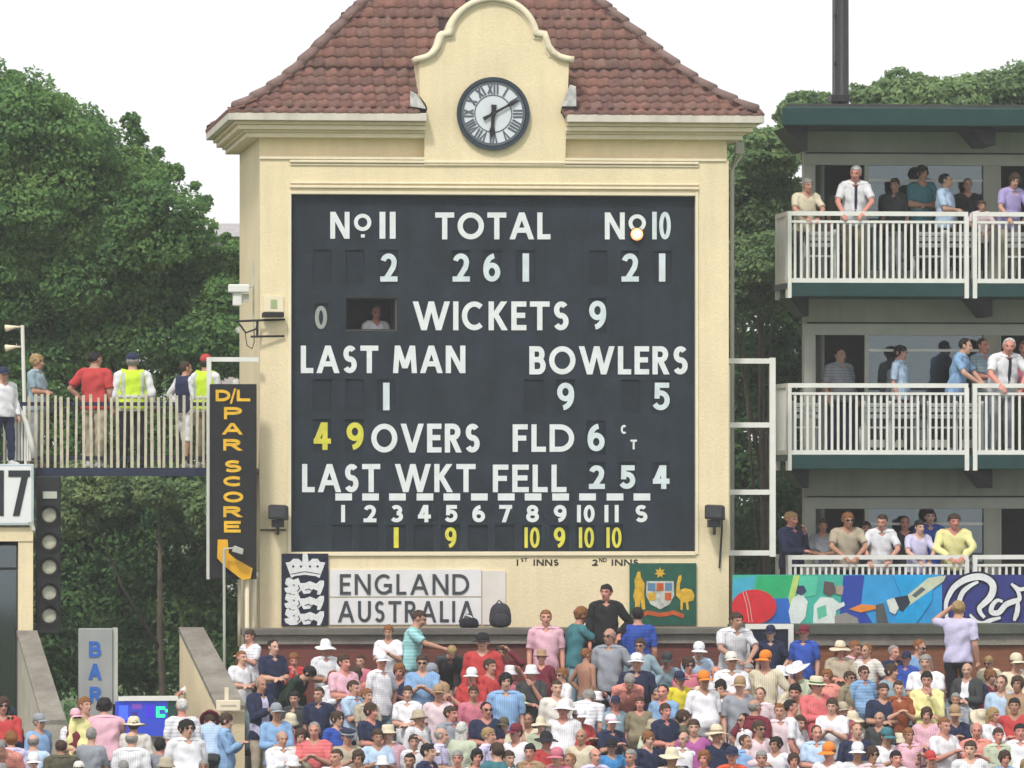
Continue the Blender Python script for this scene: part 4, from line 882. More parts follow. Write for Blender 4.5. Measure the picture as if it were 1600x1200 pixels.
# things on the ledge
zl = Z(981, -1.4) + .002
bp = empty('backpack', (X(782, -1.3), -1.3, zl), 'dark grey backpack standing on the ledge right of the team names', 'backpack')
def blob(c, r, n=14, m_=8, fn=None):
    mb = MB(); vs = []; fs = []
    for j in range(m_ + 1):
        t = math.pi * j / m_
        for i in range(n):
            p = 2 * math.pi * i / n; q = Vector((math.sin(t) * math.cos(p), math.sin(t) * math.sin(p), math.cos(t)))
            if fn: q = fn(q)
            vs.append(Vector(c) + Vector((q.x * r[0], q.y * r[1], q.z * r[2])))
    for j in range(m_):
        for i in range(n): fs.append((j * n + i, j * n + (i + 1) % n, (j + 1) * n + (i + 1) % n, (j + 1) * n + i))
    return mb.add(vs, fs)
sq = lambda q: Vector((math.copysign(abs(q.x) ** .6, q.x) * (1 - .18 * q.z), math.copysign(abs(q.y) ** .6, q.y), math.copysign(abs(q.z) ** .7, q.z)))
bk = mat('backpack_cloth', (.035, .035, .045), .85, .2, 10, .4, 30)
blob((X(782, -1.3), -1.27, zl + .19), (.17, .13, .19), fn=sq).build('bag', bk, bp, True); blob((X(782, -1.3), -1.40, zl + .12), (.12, .05, .10), fn=sq).build('pocket', bk, bp, True)
MB().tube([(X(776, -1.3), -1.27, zl + .37), (X(780, -1.3), -1.27, zl + .42), (X(786, -1.3), -1.27, zl + .37)], .012, 6).build('handle', bk, bp)
sb2 = empty('shoulder_bag', (X(733, -1.3), -1.3, zl), 'black and white shoulder bag slumped on the ledge below the last letters', 'bag')
blob((X(733, -1.3), -1.3, zl + .075), (.15, .12, .085), fn=sq).build('bag', mat('black_cloth', (.012, .012, .018), .8), sb2, True)
MB().tube([(X(722, -1.3), -1.33, zl + .10), (X(726, -1.3), -1.35, zl + .20), (X(735, -1.3), -1.34, zl + .17), (X(744, -1.3), -1.33, zl + .08)], .018, 6).build('strap', mat('white_cloth_flat', (.6, .6, .6), .8), sb2, True)
# white framed screen amid the crowd
wf = empty('framed_screen', W(1202, 1060, -1.62), 'white framed dark panel behind the man in navy at the top row', 'panel')
for r_ in ((1165, 1240, 975, 983), (1165, 1172, 983.2, 1062), (1232, 1240, 983.2, 1062)): pbox(*r_, -1.62, .06).build('frame', RAILW, wf)
pbox(1172, 1232, 983, 1062, -1.58, .03).build('panel', NAVY, wf)
# ================================================================== BACKGROUND: HOUSE, TREES
hs_ = empty('house', (X(352, 60), 62, 0), 'pale far house glimpsed between the tree and the tower', 'house')
hx0, hx1 = X(336, 60), X(420, 60); hz = Z(372, 60)
MB().box(hx0, hx1, 60, 68, 0, hz).build('wall', mat('pale_render', (.45, .42, .40), .9), hs_)
MB().add([(hx0 - .3, 59.6, hz), (hx1 + .3, 59.6, hz), (hx1 + .3, 68.4, hz), (hx0 - .3, 68.4, hz), (hx0 - .3, 64, hz + .5), (hx1 + .3, 64, hz + .5)], [(0, 1, 5, 4), (2, 3, 4, 5), (0, 4, 3), (1, 2, 5), (0, 3, 2, 1)]).build('roof', mat('slate', (.35, .33, .33), .8), hs_)
for a in (347, 362): pbox(a, a + 8, 372, 388, 59.95, .06).build('window', mat('window_dark', (.05, .06, .07), .2), hs_)
def leaves(name, blobs, n, size, m, parent, seed, inner=.35):
    g = np.random.default_rng(seed); B = np.array([b[:6] for b in blobs]); vol = (B[:, 3] * B[:, 5]) ** 1.0; idx = g.choice(len(B), n, p=vol / vol.sum())
    d = g.normal(size=(n, 3)); d /= np.linalg.norm(d, axis=1)[:, None]
    rad = 1 - np.abs(g.normal(0, inner * .5, n)); 
    # clumps: sub-lobes over each blob surface
    ph = g.uniform(0, 6.28, (len(B), 3)); fr = 5
    lump = 1 + .13 * np.sin(d[:, 0] * fr + ph[idx, 0]) * np.sin(d[:, 1] * fr + ph[idx, 1]) + .12 * np.sin(d[:, 2] * fr * 1.7 + ph[idx, 2]) + .05 * g.normal(size=n)
    c = B[idx, :3] + d * (rad * lump)[:, None] * B[idx, 3:6]
    nrm = d * .7 + g.normal(size=(n, 3)) * .55; nrm[:, 2] += .35; nrm /= np.linalg.norm(nrm, axis=1)[:, None]
    t = np.cross(nrm, g.normal(size=(n, 3))); t /= np.linalg.norm(t, axis=1)[:, None]; b = np.cross(nrm, t)
    s = size * g.uniform(.6, 1.35, n)[:, None]
    v = np.stack([c - t * s, c - b * s * .55 + nrm * s * .12, c + t * s, c + b * s * .55 + nrm * s * .12], 1).reshape(-1, 3)
    me = bpy.data.meshes.new(name); me.vertices.add(4 * n); me.vertices.foreach_set('co', v.astype(np.float32).ravel())
    me.loops.add(4 * n); me.loops.foreach_set('vertex_index', np.arange(4 * n, dtype=np.int32)); me.polygons.add(n)
    me.polygons.foreach_set('loop_start', np.arange(0, 4 * n, 4, dtype=np.int32)); me.update(); me.validate()
    return link(name, me, m, parent)
def tree(label, px, Y, blobs_px, n, size, m, seed, trunk=.3, group=None, name='tree', lean=0, cat='tree'):
    bx = X(px, Y); e = empty(name, (bx, Y, 0), label, cat, group)
    g = random.Random(seed); bl3 = []
    for (a, b, r, *q) in blobs_px:
        yy = Y + g.uniform(-1, 1) * .8; c = W(a, b, yy); rr = r / 10000 * (yy + 100)
        bl3.append((c.x, c.y, c.z, rr, rr * g.uniform(.8, 1.1), rr * g.uniform(.8, 1.0)))
        for k in range(7):   # smaller lobes on the surface of each mass
            v = Vector((g.gauss(0, 1), g.gauss(0, 1) - .5, g.gauss(0, 1) + .2)).normalized() * rr * .8; r_ = rr * g.uniform(.28, .5)
            bl3.append((c.x + v.x, c.y + v.y, c.z + v.z * .9, r_, r_, r_ * .75))
    leaves('crown', bl3, n, size, m, e, seed)
    tr = MB(); top = max(b[2] for b in bl3); low = min(b[2] - b[5] for b in bl3)
    hz_ = low + (top - low) * (.45 if n > 100000 else .6)
    tr.tube([(bx, Y, -.1), (bx + .15, Y + .1, hz_ * .35), (bx + lean, Y, hz_ * .7), (bx + lean * 1.3, Y, hz_)], [trunk * 1.25, trunk, trunk * .75, trunk * .35], 10)
    for b in [q for q in bl3[::8] if q[3] > .45]:
        s = Vector((bx + lean * .6, Y, min(hz_ * g.uniform(.45, .75), b[2] - .3))); t = Vector(b[:3]); mid = (s + t) / 2 + Vector((0, 0, -.3))
        tr.tube([s, mid, t], [trunk * .45, trunk * .3, trunk * .12], 6)
    tr.build('trunk', BARK, e, True); return e
tree('huge dark green tree whose crown fills the upper left', 150, 9, [(30, 270, 150), (-80, 210, 130), (140, 300, 110), (215, 360, 105), (120, 420, 150), (290, 440, 85), (305, 510, 90), (200, 530, 110), (60, 560, 120), (-60, 450, 140), (340, 540, 60), (10, 400, 120), (355, 420, 45), (350, 480, 50), (368, 390, 18), (20, 125, 16), (52, 140, 12), (95, 165, 22), (150, 195, 14), (205, 190, 15), (212, 215, 18), (248, 238, 10), (275, 270, 14), (305, 290, 8), (318, 318, 14), (352, 372, 9)], 330000, .046, LEAF, 3, .20)
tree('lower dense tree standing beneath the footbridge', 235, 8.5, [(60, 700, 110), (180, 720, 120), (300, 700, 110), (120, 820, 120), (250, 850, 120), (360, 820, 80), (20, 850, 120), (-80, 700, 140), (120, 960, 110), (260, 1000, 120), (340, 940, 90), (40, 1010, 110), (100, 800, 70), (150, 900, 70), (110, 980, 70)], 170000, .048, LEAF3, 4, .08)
tree('slender tree with a bright crown just below the bridge beam', 250, 6, [(290, 790, 42), (330, 800, 40), (130, 760, 45), (110, 800, 40), (180, 775, 35), (240, 765, 30)], 14000, .055, LEAF2, 5, .07)
tree('light green tree between the tower and the pavilion', 1190, 9, [(1180, 260, 62), (1210, 330, 70), (1150, 350, 60), (1185, 430, 75), (1200, 240, 40), (1120, 300, 50)], 90000, .046, LEAF2, 6, .08)
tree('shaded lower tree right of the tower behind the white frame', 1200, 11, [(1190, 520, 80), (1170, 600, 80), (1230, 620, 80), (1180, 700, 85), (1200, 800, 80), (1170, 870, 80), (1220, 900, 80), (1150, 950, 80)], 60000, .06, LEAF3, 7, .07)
tree('pale green tree above the left end of the pavilion roof', 1260, 24, [(1255, 165, 28), (1240, 185, 30), (1275, 180, 24), (1290, 160, 16), (1230, 240, 30)], 9000, .06, LEAF2, 8, .1)
tree('broad pale tree crown above the middle of the pavilion roof', 1420, 26, [(1370, 165, 45), (1430, 165, 60), (1485, 160, 52), (1400, 210, 60), (1460, 220, 70)], 34000, .062, LEAF2, 9, .25)
tree('tall pale tree crown at the right edge above the pavilion roof', 1580, 28, [(1545, 165, 60), (1600, 150, 58), (1660, 150, 70), (1580, 220, 70), (1640, 240, 80)], 34000, .062, LEAF2, 10, .25)
wd = []
g = random.Random(3)
for i in range(70):
    wd.append((-70 + i * 2.1 + g.uniform(-1, 1), 45 + g.uniform(-4, 8), g.uniform(2.0, 4.5), g.uniform(2.5, 4), 3, g.uniform(2.5, 4.0)))
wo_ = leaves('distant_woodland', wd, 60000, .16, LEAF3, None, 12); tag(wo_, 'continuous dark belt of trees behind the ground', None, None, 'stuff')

# hazy summer air
hzm = bpy.data.materials.new('summer_haze'); hzm.use_nodes = True; hn = hzm.node_tree; hn.nodes.remove(hn.nodes['Principled BSDF'])
pvn = hn.nodes.new('ShaderNodeVolumePrincipled'); pvn.inputs['Color'].default_value = (.93, .95, .97, 1); pvn.inputs['Density'].default_value = .0005
hn.links.new(pvn.outputs[0], hn.nodes['Material Output'].inputs['Volume'])
hz_o = MB().box(-120, 150, -135, 110, -1.1, 24).build('haze', hzm); tag(hz_o, kind='stuff')
# ================================================================== PEOPLE
SKIN = mat('skin', (1, 1, 1), .6, .05, 9, objcol=True, fine=.05)
CLOTH = mat('cloth', (1, 1, 1), .85, .07, 6, .5, 14, objcol=True, fine=.05)
HATM = mat('hat_cloth', (1, 1, 1), .85, .05, 6, .3, 30, objcol=True, fine=.05)
HAIRM = mat('hair', (1, 1, 1), .7, .25, 30, .6, 60, objcol=True)
EYEM = mat('eye_dark', (.07, .045, .035), .4, 0); LIPM = mat('lip', (.28, .10, .08), .6, 0)
def caps(mb, a, b, ra, rb, n=10, sx=1.0):
    a = Vector(a); b = Vector(b); d = b - a; L = max(d.length, 1e-4); d.normalize(); pts = []; rr = []
    for t in (-90, -55, -25): pts.append(a + d * ra * math.sin(R(t))); rr.append(max(.002, ra * math.cos(R(t))))
    for k in range(4): f = k / 3; pts.append(a + (b - a) * f); rr.append(ra + (rb - ra) * f)
    for t in (25, 55, 90): pts.append(b + d * rb * math.sin(R(t))); rr.append(max(.002, rb * math.cos(R(t))))
    mb.tube(pts, rr, n); return mb
def ell(mb, c, r, n=14, m_=10):
    q = blob(c, r, n, m_); mb.add(q.v, q.f)
def remesh(v, f, vox, dec, smooth=4):
    me = bpy.data.meshes.new('t'); me.from_pydata([tuple(p) for p in v], [], f); o = bpy.data.objects.new('t', me); COL.objects.link(o)
    bm = bmesh.new(); bm.from_mesh(me); bmesh.ops.recalc_face_normals(bm, faces=bm.faces); bm.to_mesh(me); bm.free()
    m = o.modifiers.new('r', 'REMESH'); m.mode = 'VOXEL'; m.voxel_size = vox
    if smooth: m = o.modifiers.new('s', 'SMOOTH'); m.iterations = smooth; m.factor = .5
    if dec < 1: m = o.modifiers.new('d', 'DECIMATE'); m.ratio = dec
    dg = bpy.context.evaluated_depsgraph_get(); dg.update(); r_ = bpy.data.meshes.new_from_object(o.evaluated_get(dg)); bpy.data.objects.remove(o); bpy.data.meshes.remove(me); return r_
def np_mesh(me):
    n = len(me.vertices); co = np.empty(3 * n); me.vertices.foreach_get('co', co); no = np.empty(3 * n); me.vertices.foreach_get('normal', no)
    return co.reshape(-1, 3), no.reshape(-1, 3), [tuple(p.vertices) for p in me.polygons]
def head_parts(mb, sc=1.0):
    ell(mb, (0, .014, .028), (.078, .096, .088)); ell(mb, (0, -.022, -.040), (.058, .066, .078)); ell(mb, (0, -.050, -.088), (.030, .028, .026))
    caps(mb, (0, -.088, .012), (0, -.108, -.026), .010, .014, 8); ell(mb, (0, -.082, .030), (.052, .018, .010))
    for s in (-1, 1): ell(mb, (s * .078, .012, -.005), (.010, .020, .032), 8, 6); ell(mb, (s * .036, -.068, -.020), (.022, .022, .020), 8, 6)
    ell(mb, (0, -.086, -.056), (.024, .012, .010), 8, 6)
# canonical head for hair shapes
hmb = MB(); head_parts(hmb); HEAD = remesh(hmb.v, hmb.f, .009, 1, 3); HC, HN, HF = np_mesh(HEAD)
def shell(co, no, faces, keep, off, name, dec=1.0, m=None, jitter=0):
    """offset copy of the kept faces with a rim turned in"""
    fk = [f for f, k in zip(faces, keep) if k]
    if not fk: return None
    used = sorted({i for f in fk for i in f}); mp = {i: j for j, i in enumerate(used)}
    o = off if np.isscalar(off) else off[used][:, None]
    v = co[used] + no[used] * o
    if jitter: v = v + no[used] * (rng.normal(size=(len(used), 1)) * jitter)
    ff = [tuple(mp[i] for i in f) for f in fk]
    ec = {}
    for f in ff:
        for a, b in zip(f, f[1:] + f[:1]): ec[(a, b)] = 1
    bd = [(a, b) for (a, b) in ec if (b, a) not in ec]
    vs = [tuple(p) for p in v]; inner = {}
    for a, b in bd:
        for q in (a, b):
            if q not in inner: inner[q] = len(vs); i0 = used[q]; vs.append(tuple(co[i0] - no[i0] * .004))
        ff.append((b, a, inner[a], inner[b]))
    me = bpy.data.meshes.new(name); me.from_pydata(vs, [], ff)
    if dec < 1:
        o_ = bpy.data.objects.new('t', me); COL.objects.link(o_); md = o_.modifiers.new('d', 'DECIMATE'); md.ratio = dec
        dg = bpy.context.evaluated_depsgraph_get(); dg.update(); m2 = bpy.data.meshes.new_from_object(o_.evaluated_get(dg)); bpy.data.objects.remove(o_); bpy.data.meshes.remove(me); me = m2; me.name = name
    me.polygons.foreach_set('use_smooth', [True] * len(me.polygons)); me.materials.clear(); me.materials.append(m or CLOTH); return me
def fc(co, faces): return np.array([co[list(f)].mean(0) for f in faces])
HFC = fc(HC, HF)
def hair_mesh(kind):
    x, y, z = HFC.T; ear = (np.abs(x) > .075) & (z < .03)
    if kind == 'short': k = (z > .052 - .0 * y) | ((y > -.03) & (z > .0 - y * .9) & ~ear)
    elif kind == 'crop': k = (z > .064) | ((y > -.015) & (z > .02 - y * .7) & ~ear)
    elif kind == 'thick': k = (z > .044 + .012 * np.sin(x * 40)) | ((y > -.045) & (z > -.03 - y * .6) & ~ear)
    elif kind == 'thin': k = (z > .072) & (y > -.04) | ((y > -.02) & (z > .0 - y * .7) & ~ear)
    elif kind == 'long': k = (z > .052) | ((y > -.045) & (z > -.07)) | (y > .02)
    elif kind == 'bald': k = (y > -.02) & (z > -.02 - y * .6) & (z < .055) & ~ear
    off = {'bald': .005, 'thick': .021, 'crop': .007, 'thin': .006}.get(kind, .012) * (1 + .35 * np.sin(HC[:, 0] * 55 + 1) * np.sin(HC[:, 1] * 60) + .2 * np.sin(HC[:, 2] * 90)); me = shell(HC, HN, HF, k, off, 'hair', .7, HAIRM, .003)
    if kind == 'long':
        bm = bmesh.new(); bm.from_mesh(me); q = MB()
        for sx in (-.055, -.02, .02, .055): caps(q, (sx, .055 - abs(sx) * .3, -.02), (sx * 1.25, .07, -.20), .042, .022, 8)
        t = bpy.data.meshes.new('t'); t.from_pydata(q.v, [], q.f); bm.from_mesh(t); bm.to_mesh(me); bm.free()
    return me
HAIR = {k: hair_mesh(k) for k in ('short', 'long', 'bald', 'crop', 'thick', 'thin')}
def lathe(prof, n=20, sq=1.18, fn=None):
    mb = MB(); vs = []; fs = []
    for (r_, z) in prof:
        for i in range(n):
            a = 2 * math.pi * i / n; p = Vector((r_ * math.cos(a), r_ * math.sin(a) * sq + .01, z))
            vs.append(fn(p, a) if fn else p)
    for j in range(len(prof) - 1):
        for i in range(n): fs.append((j * n + i, j * n + (i + 1) % n, (j + 1) * n + (i + 1) % n, (j + 1) * n + i))
    fs.append(tuple((len(prof) - 1) * n + i for i in range(n))); return mb.add(vs, fs)
def hat_mesh(kind):
    if kind == 'cap':
        q = lathe([(.080, .035), (.088, .037), (.090, .06), (.086, .095), (.066, .13), (.035, .147), (.006, .150)], sq=1.14)
        vs = []; fs = []
        for j, (r_, z) in enumerate(((.085, .045), (.12, .040), (.165, .024), (.168, .018), (.12, .034), (.083, .036))):
            for i in range(9): a = R(-145 + 110 * i / 8); vs.append((r_ * math.cos(a) * .92, r_ * math.sin(a) * 1.12, z - .012 * abs(math.cos(a))))
        for j in range(5):
            for i in range(8): fs.append((j * 9 + i, j * 9 + i + 1, j * 9 + 10 + i, j * 9 + 9 + i))
        q.add(vs, fs)
    elif kind == 'sunhat':
        q = lathe([(.085, .030), (.150, .016), (.178, .004), (.180, .010), (.150, .024), (.094, .040), (.091, .075), (.080, .118), (.055, .140), (.02, .146), (.004, .146)], 24, 1.12, lambda p, a: p + Vector((0, 0, .010 * math.sin(3 * a) * (p.length > .12))))
    elif kind == 'panama':
        q = lathe([(.085, .036), (.135, .026), (.152, .030), (.152, .036), (.135, .034), (.092, .044), (.090, .085), (.084, .128), (.070, .140), (.045, .128), (.004, .124)], 24, 1.14)
    elif kind == 'cowboy':
        q = lathe([(.085, .036), (.15, .030), (.205, .040), (.205, .046), (.15, .038), (.094, .046), (.090, .095), (.078, .145), (.055, .155), (.03, .135), (.004, .130)], 28, 1.12, lambda p, a: p + Vector((0, 0, .050 * max(0, math.hypot(p.x, p.y) - .10) / .1 * (math.cos(a) ** 2))))
    elif kind == 'bucket':
        q = lathe([(.088, .025), (.135, -.008), (.140, -.004), (.096, .034), (.092, .07), (.082, .115), (.06, .130), (.004, .134)], 22, 1.14)
    elif kind == 'peaked':
        q = lathe([(.086, .040), (.090, .045), (.090, .068), (.118, .088), (.118, .098), (.07, .118), (.004, .122)], 22, 1.14); q.add([(-.06, -.095, .042), (.06, -.095, .042), (.045, -.145, .022), (-.045, -.145, .022), (-.06, -.095, .048), (.06, -.095, .048), (.045, -.148, .028), (-.045, -.148, .028)], [(0, 1, 2, 3), (7, 6, 5, 4), (0, 4, 5, 1), (1, 5, 6, 2), (2, 6, 7, 3), (3, 7, 4, 0)])
    me = q.mesh('hat', True); me.materials.append(HATM); return me
HATS = {k: hat_mesh(k) for k in ('cap', 'sunhat', 'panama', 'cowboy', 'bucket', 'peaked')}
bandm = lathe([(.0935, .044), (.0955, .046), (.0945, .068), (.0925, .070), (.085, .060)], 22, 1.14).mesh('hat_band', True); bandm.materials.append(HATM)
gl_ = MB()
for sx in (-1, 1): gl_.box(sx * .034 - .022, sx * .034 + .022, -.098, -.088, -.006, .022); gl_.box(sx * .058 - .003 + sx * .012, sx * .058 + .003 + sx * .012, -.090, .0, .006, .012)
gl_.box(-.012, .012, -.100, -.094, .008, .014)
SUNG = gl_.mesh('sunglasses'); SUNG.materials.append(DARK)
# ---- body prototypes
POSES = {}
def fingers(mb, wr, dirv, side, curl=.5, palm_n=Vector((0, 0, -1))):
    d = Vector(dirv).normalized(); pn = palm_n - d * palm_n.dot(d); pn.normalize(); lat = d.cross(pn) * side
    ctr = Vector(wr) + d * .045
    ell_pts = MB(); caps(mb, Vector(wr), Vector(wr) + d * .05, .026, .034, 8); caps(mb, ctr + lat * .018, ctr + lat * .018 + d * .035, .020, .018, 8); caps(mb, ctr - lat * .018, ctr - lat * .018 + d * .035, .020, .018, 8)
    for i, (o, l) in enumerate(((-.030, .060), (-.010, .072), (.010, .076), (.030, .068))):
        b0 = ctr + lat * o + d * .040; b1 = b0 + (d * (1 - curl * .35) + pn * curl * .55).normalized() * l * .5; b2 = b1 + (d * (1 - curl) + pn * curl * 1.1).normalized() * l * .5
        caps(mb, b0, b1, .0105, .0095, 6); caps(mb, b1, b2, .0095, .008, 6)
    t0 = ctr + lat * .030 - d * .012; t1 = t0 + (lat * .8 + d * .6 + pn * .3).normalized() * .036; caps(mb, t0, t1, .013, .011, 6); caps(mb, t1, t1 + (d + pn * .4).normalized() * .028, .011, .009, 6)
def make_pose(name, arms, lean=0, seat=False, twist=0, hp=0, hy=0, belly=0, step=0, hr=0):
    """arms: ((elbow, wrist), (elbow, wrist)) in upper-body coordinates for left(-x) and right(+x); lean in degrees forward"""
    PZ = .93; dz = -.39 if seat else 0
    lm = Matrix.Translation((0, 0, PZ + dz)) @ Matrix.Rotation(R(lean), 4, 'X') @ Matrix.Rotation(R(twist), 4, 'Z') @ Matrix.Translation((0, 0, -PZ))
    up = MB(); segs = []
    prof_ = [(.80, .10, .08, 0), (.84, .158, .108, 0), (.93, .168, .122, 0), (1.00, .158, .118, -.006), (1.08, .150, .112, -.010), (1.18, .158, .114, -.006), (1.28, .172, .118, 0), (1.36, .176, .112, .006), (1.42, .150, .092, .012), (1.46, .095, .072, .014), (1.50, .058, .058, .010)]
    vs = []; fs = []; n = 18
    for (z, rx, ry, oy) in prof_:
        bb = belly * math.exp(-((z - 1.05) / .12) ** 2)
        for i in range(n): a = 2 * math.pi * i / n; vs.append((math.copysign(abs(math.cos(a)) ** .85, math.cos(a)) * (rx + bb * .6), math.copysign(abs(math.sin(a)) ** .85, math.sin(a)) * (ry + bb) + oy - bb * .5, z))
    for j in range(len(prof_) - 1):
        for i in range(n): fs.append((j * n + i, j * n + (i + 1) % n, (j + 1) * n + (i + 1) % n, (j + 1) * n + i))
    fs += [tuple(range(n))[::-1], tuple((len(prof_) - 1) * n + i for i in range(n))]; up.add(vs, fs)
    for s in (-1, 1): caps(up, (s * .06, .01, 1.44), (s * .165, .008, 1.405), .055, .062, 10)
    caps(up, (0, .012, 1.46), (0, -.002, 1.55), .060, .056, 12)
    HM = Matrix.Translation((0, -.014, 1.608)) @ Matrix.Rotation(R(hy), 4, 'Z') @ Matrix.Rotation(R(hp), 4, 'X') @ Matrix.Rotation(R(hr), 4, 'Y')
    h = MB(); head_parts(h); up.add([HM @ Vector(p) for p in h.v], h.f)
    segs += [('torso', (0, 0, .86), (0, 0, 1.38), .14), ('neck', (0, .01, 1.50), (0, 0, 1.56), .05), ('head', HM @ Vector((0, 0, .04)), HM @ Vector((0, -.02, -.04)), .085)]
    for s, (el, wr) in zip((-1, 1), arms):
        sh = Vector((s * .182, .008, 1.40)); el = Vector(el); wr = Vector(wr)
        caps(up, sh, el, .053, .040, 10); mid = el + (wr - el) * .3; caps(up, el, mid, .040, .041, 10); caps(up, mid, wr, .041, .027, 10)
        fd = wr - el; fingers(up, wr, fd, s, .55, Vector((0, 0, -1)) if abs(fd.normalized().z) < .8 else Vector((-s, 0, 0)))
        segs += [('uarm', sh, el, .05), ('farm', el, wr, .036), ('hand', wr + fd.normalized() * .03, wr + fd.normalized() * .13, .03)]
    V = [lm @ Vector(p) for p in up.v]; F = list(up.f); segs = [(k, lm @ Vector(a), lm @ Vector(b), r_) for k, a, b, r_ in segs]
    lo = MB(); ell(lo, (0, 0, .93 + dz), (.165, .118, .10))
    for s in (-1, 1):
        if seat: hip, kn, an = Vector((s * .09, 0, .54)), Vector((s * .14, -.43, .50)), Vector((s * .13, -.40, .09))
        else:
            st = step * s; hip, kn, an = Vector((s * .088, 0, .90)), Vector((s * .10, -.02 - st * .12, .49)), Vector((s * .115, .02 - st * .2, .085))
        caps(lo, hip, kn, .088, .056, 12); m1 = kn + (an - kn) * .3; caps(lo, kn, m1, .056, .056, 12); caps(lo, m1, an, .056, .037, 12)
        caps(lo, an + Vector((0, .03, -.045)), an + Vector((s * .02, -.10, -.052)), .038, .036, 10); caps(lo, an + Vector((s * .02, -.10, -.052)), an + Vector((s * .025, -.16, -.058)), .038, .026, 10)
        segs += [('thigh', hip, kn, .075), ('shin', kn, an, .045), ('foot', an + Vector((0, .03, -.045)), an + Vector((s * .02, -.16, -.055)), .035)]
    n0 = len(V); V += lo.v; F += [tuple(i + n0 for i in f) for f in lo.f]
    full = remesh(V, F, .0125, 1, 2); co, no, faces = np_mesh(full)
    C = fc(co, faces)
    # classify
    D = []
    for k, a, b, r_ in segs:
        a = np.array(a); b = np.array(b); ab = b - a; t = np.clip(((C - a) @ ab) / (ab @ ab), 0, 1); D.append(np.linalg.norm(C - (a + t[:, None] * ab), axis=1) - r_)
    D = np.array(D); lab = np.array([s[0] for s in segs])[D.argmin(0)]; which = D.argmin(0)
    inv = lm.inverted(); L = np.array([tuple(inv @ Vector(p)) for p in C]) if lean or twist or seat else C
    lz = L[:, 2]; ly = L[:, 1]
    tor = lab == 'torso'
    ta = np.zeros(len(C))
    for i, (k, a, b, r_) in enumerate(segs):
        if k in ('uarm', 'farm', 'thigh', 'shin'): a = np.array(a); b = np.array(b); ab = b - a; q = which == i; ta[q] = ((C[q] - a) @ ab) / (ab @ ab)
    neckcut = (lz > 1.475) | ((lz > 1.405 - .0) & (ly < -.02) & (np.abs(L[:, 0]) < (lz - 1.385) * .9)) | ((lz > 1.45) & (np.hypot(L[:, 0], ly) < .075))
    legs = (lab == 'thigh') | (lab == 'shin')
    shirt_s = ((tor & (lz > .87)) | ((lab == 'neck') & (lz < 1.475)) | ((lab == 'uarm') & (ta < .78))) & ~neckcut
    if not seat: shirt_s |= (lab == 'thigh') & (lz > .87)
    shirt_l = shirt_s | (lab == 'uarm') | ((lab == 'farm') & (ta < .93) & ~tor)
    trs = (tor & (lz < .93)) | (lab == 'thigh') | ((lab == 'shin') & (ta < .96)); sho = (tor & (lz < .93)) | (lab == 'thigh') | ((lab == 'shin') & (ta < .0))
    shoe = (lab == 'foot') | ((lab == 'shin') & (ta >= .96)); vest = tor & (lz > .90) & ~neckcut
    fold = .004 * np.sin(co[:, 2] * 38 + co[:, 0] * 15) + .003 * np.sin(co[:, 0] * 60 + co[:, 2] * 21) + .003 * np.sin(co[:, 1] * 50)
    base = .013 + fold
    zz = np.array([tuple(inv @ Vector(p)) for p in co])[:, 2]; inT = np.abs(np.array([tuple(inv @ Vector(p)) for p in co])[:, 0]) < .21
    loose = base + np.where(inT, .010 * np.clip((1.30 - zz) / .3, 0, 1), .006) + .006 * np.sin(zz * 24 + co[:, 0] * 31) * np.clip((1.36 - zz) / .1, 0, 1)
    P = {'lm': lm, 'hm': lm @ HM, 'h': (lm @ HM @ Vector((0, 0, 0)))}
    sd_ = .33
    P['shirt'] = shell(co, no, faces, shirt_s, loose, 'shirt', sd_); P['long'] = shell(co, no, faces, shirt_l, loose, 'shirt', sd_)
    P['jacket'] = shell(co, no, faces, shirt_l & ~((np.abs(L[:, 0]) < .055 + (1.4 - lz) * .06) & (ly < -.02) & tor), base + .010, 'jacket', sd_)
    P['vest'] = shell(co, no, faces, vest, base + .016, 'vest', sd_, HATM)
    P['stripe'] = shell(co, no, faces, tor & (((lz > 1.06) & (lz < 1.11)) | ((np.abs(np.abs(L[:, 0]) - .115) < .02) & (lz > 1.1) & (lz < 1.44))), base + .024, 'reflective_stripe', .5, HATM)
    P['tee_band'] = shell(co, no, faces, tor & (lz > 1.16) & (lz < 1.23), base + .006, 'shirt_stripe', .5)
    P['collar'] = shell(co, no, faces, ((tor | (lab == 'neck') | (lab == 'uarm')) & (lz > 1.453) & (lz < 1.490) & ~((np.abs(L[:, 0]) < .022) & (ly < 0))), .019, 'collar', 1)
    P['tie'] = shell(co, no, faces, tor & (np.abs(L[:, 0]) < .024) & (ly < -.03) & (lz > 1.02) & (lz < 1.44), base + .012, 'tie', .5)
    P['trousers'] = shell(co, no, faces, trs, .011 + fold, 'trousers', .3); P['shorts'] = shell(co, no, faces, sho, .016 + fold, 'shorts', .3)
    P['shoe'] = [shell(co, no, faces, shoe & (C[:, 0] * sd2 > 0), .008, 'shoe', .3) for sd2 in (-1, 1)]
    # the body itself, lighter
    o_ = bpy.data.objects.new('t', full); COL.objects.link(o_); md = o_.modifiers.new('d', 'DECIMATE'); md.ratio = .42
    dg = bpy.context.evaluated_depsgraph_get(); dg.update(); body = bpy.data.meshes.new_from_object(o_.evaluated_get(dg)); bpy.data.objects.remove(o_)
    body.name = 'body'; body.materials.clear()
    for m in (SKIN, EYEM, LIPM, HAIRM): body.materials.append(m)
    bc, bn, bf = np_mesh(body); hinv = (lm @ HM).inverted(); HL = np.array([tuple(hinv @ Vector(p)) for p in fc(bc, bf)]); mi = np.zeros(len(bf), dtype=np.int32)
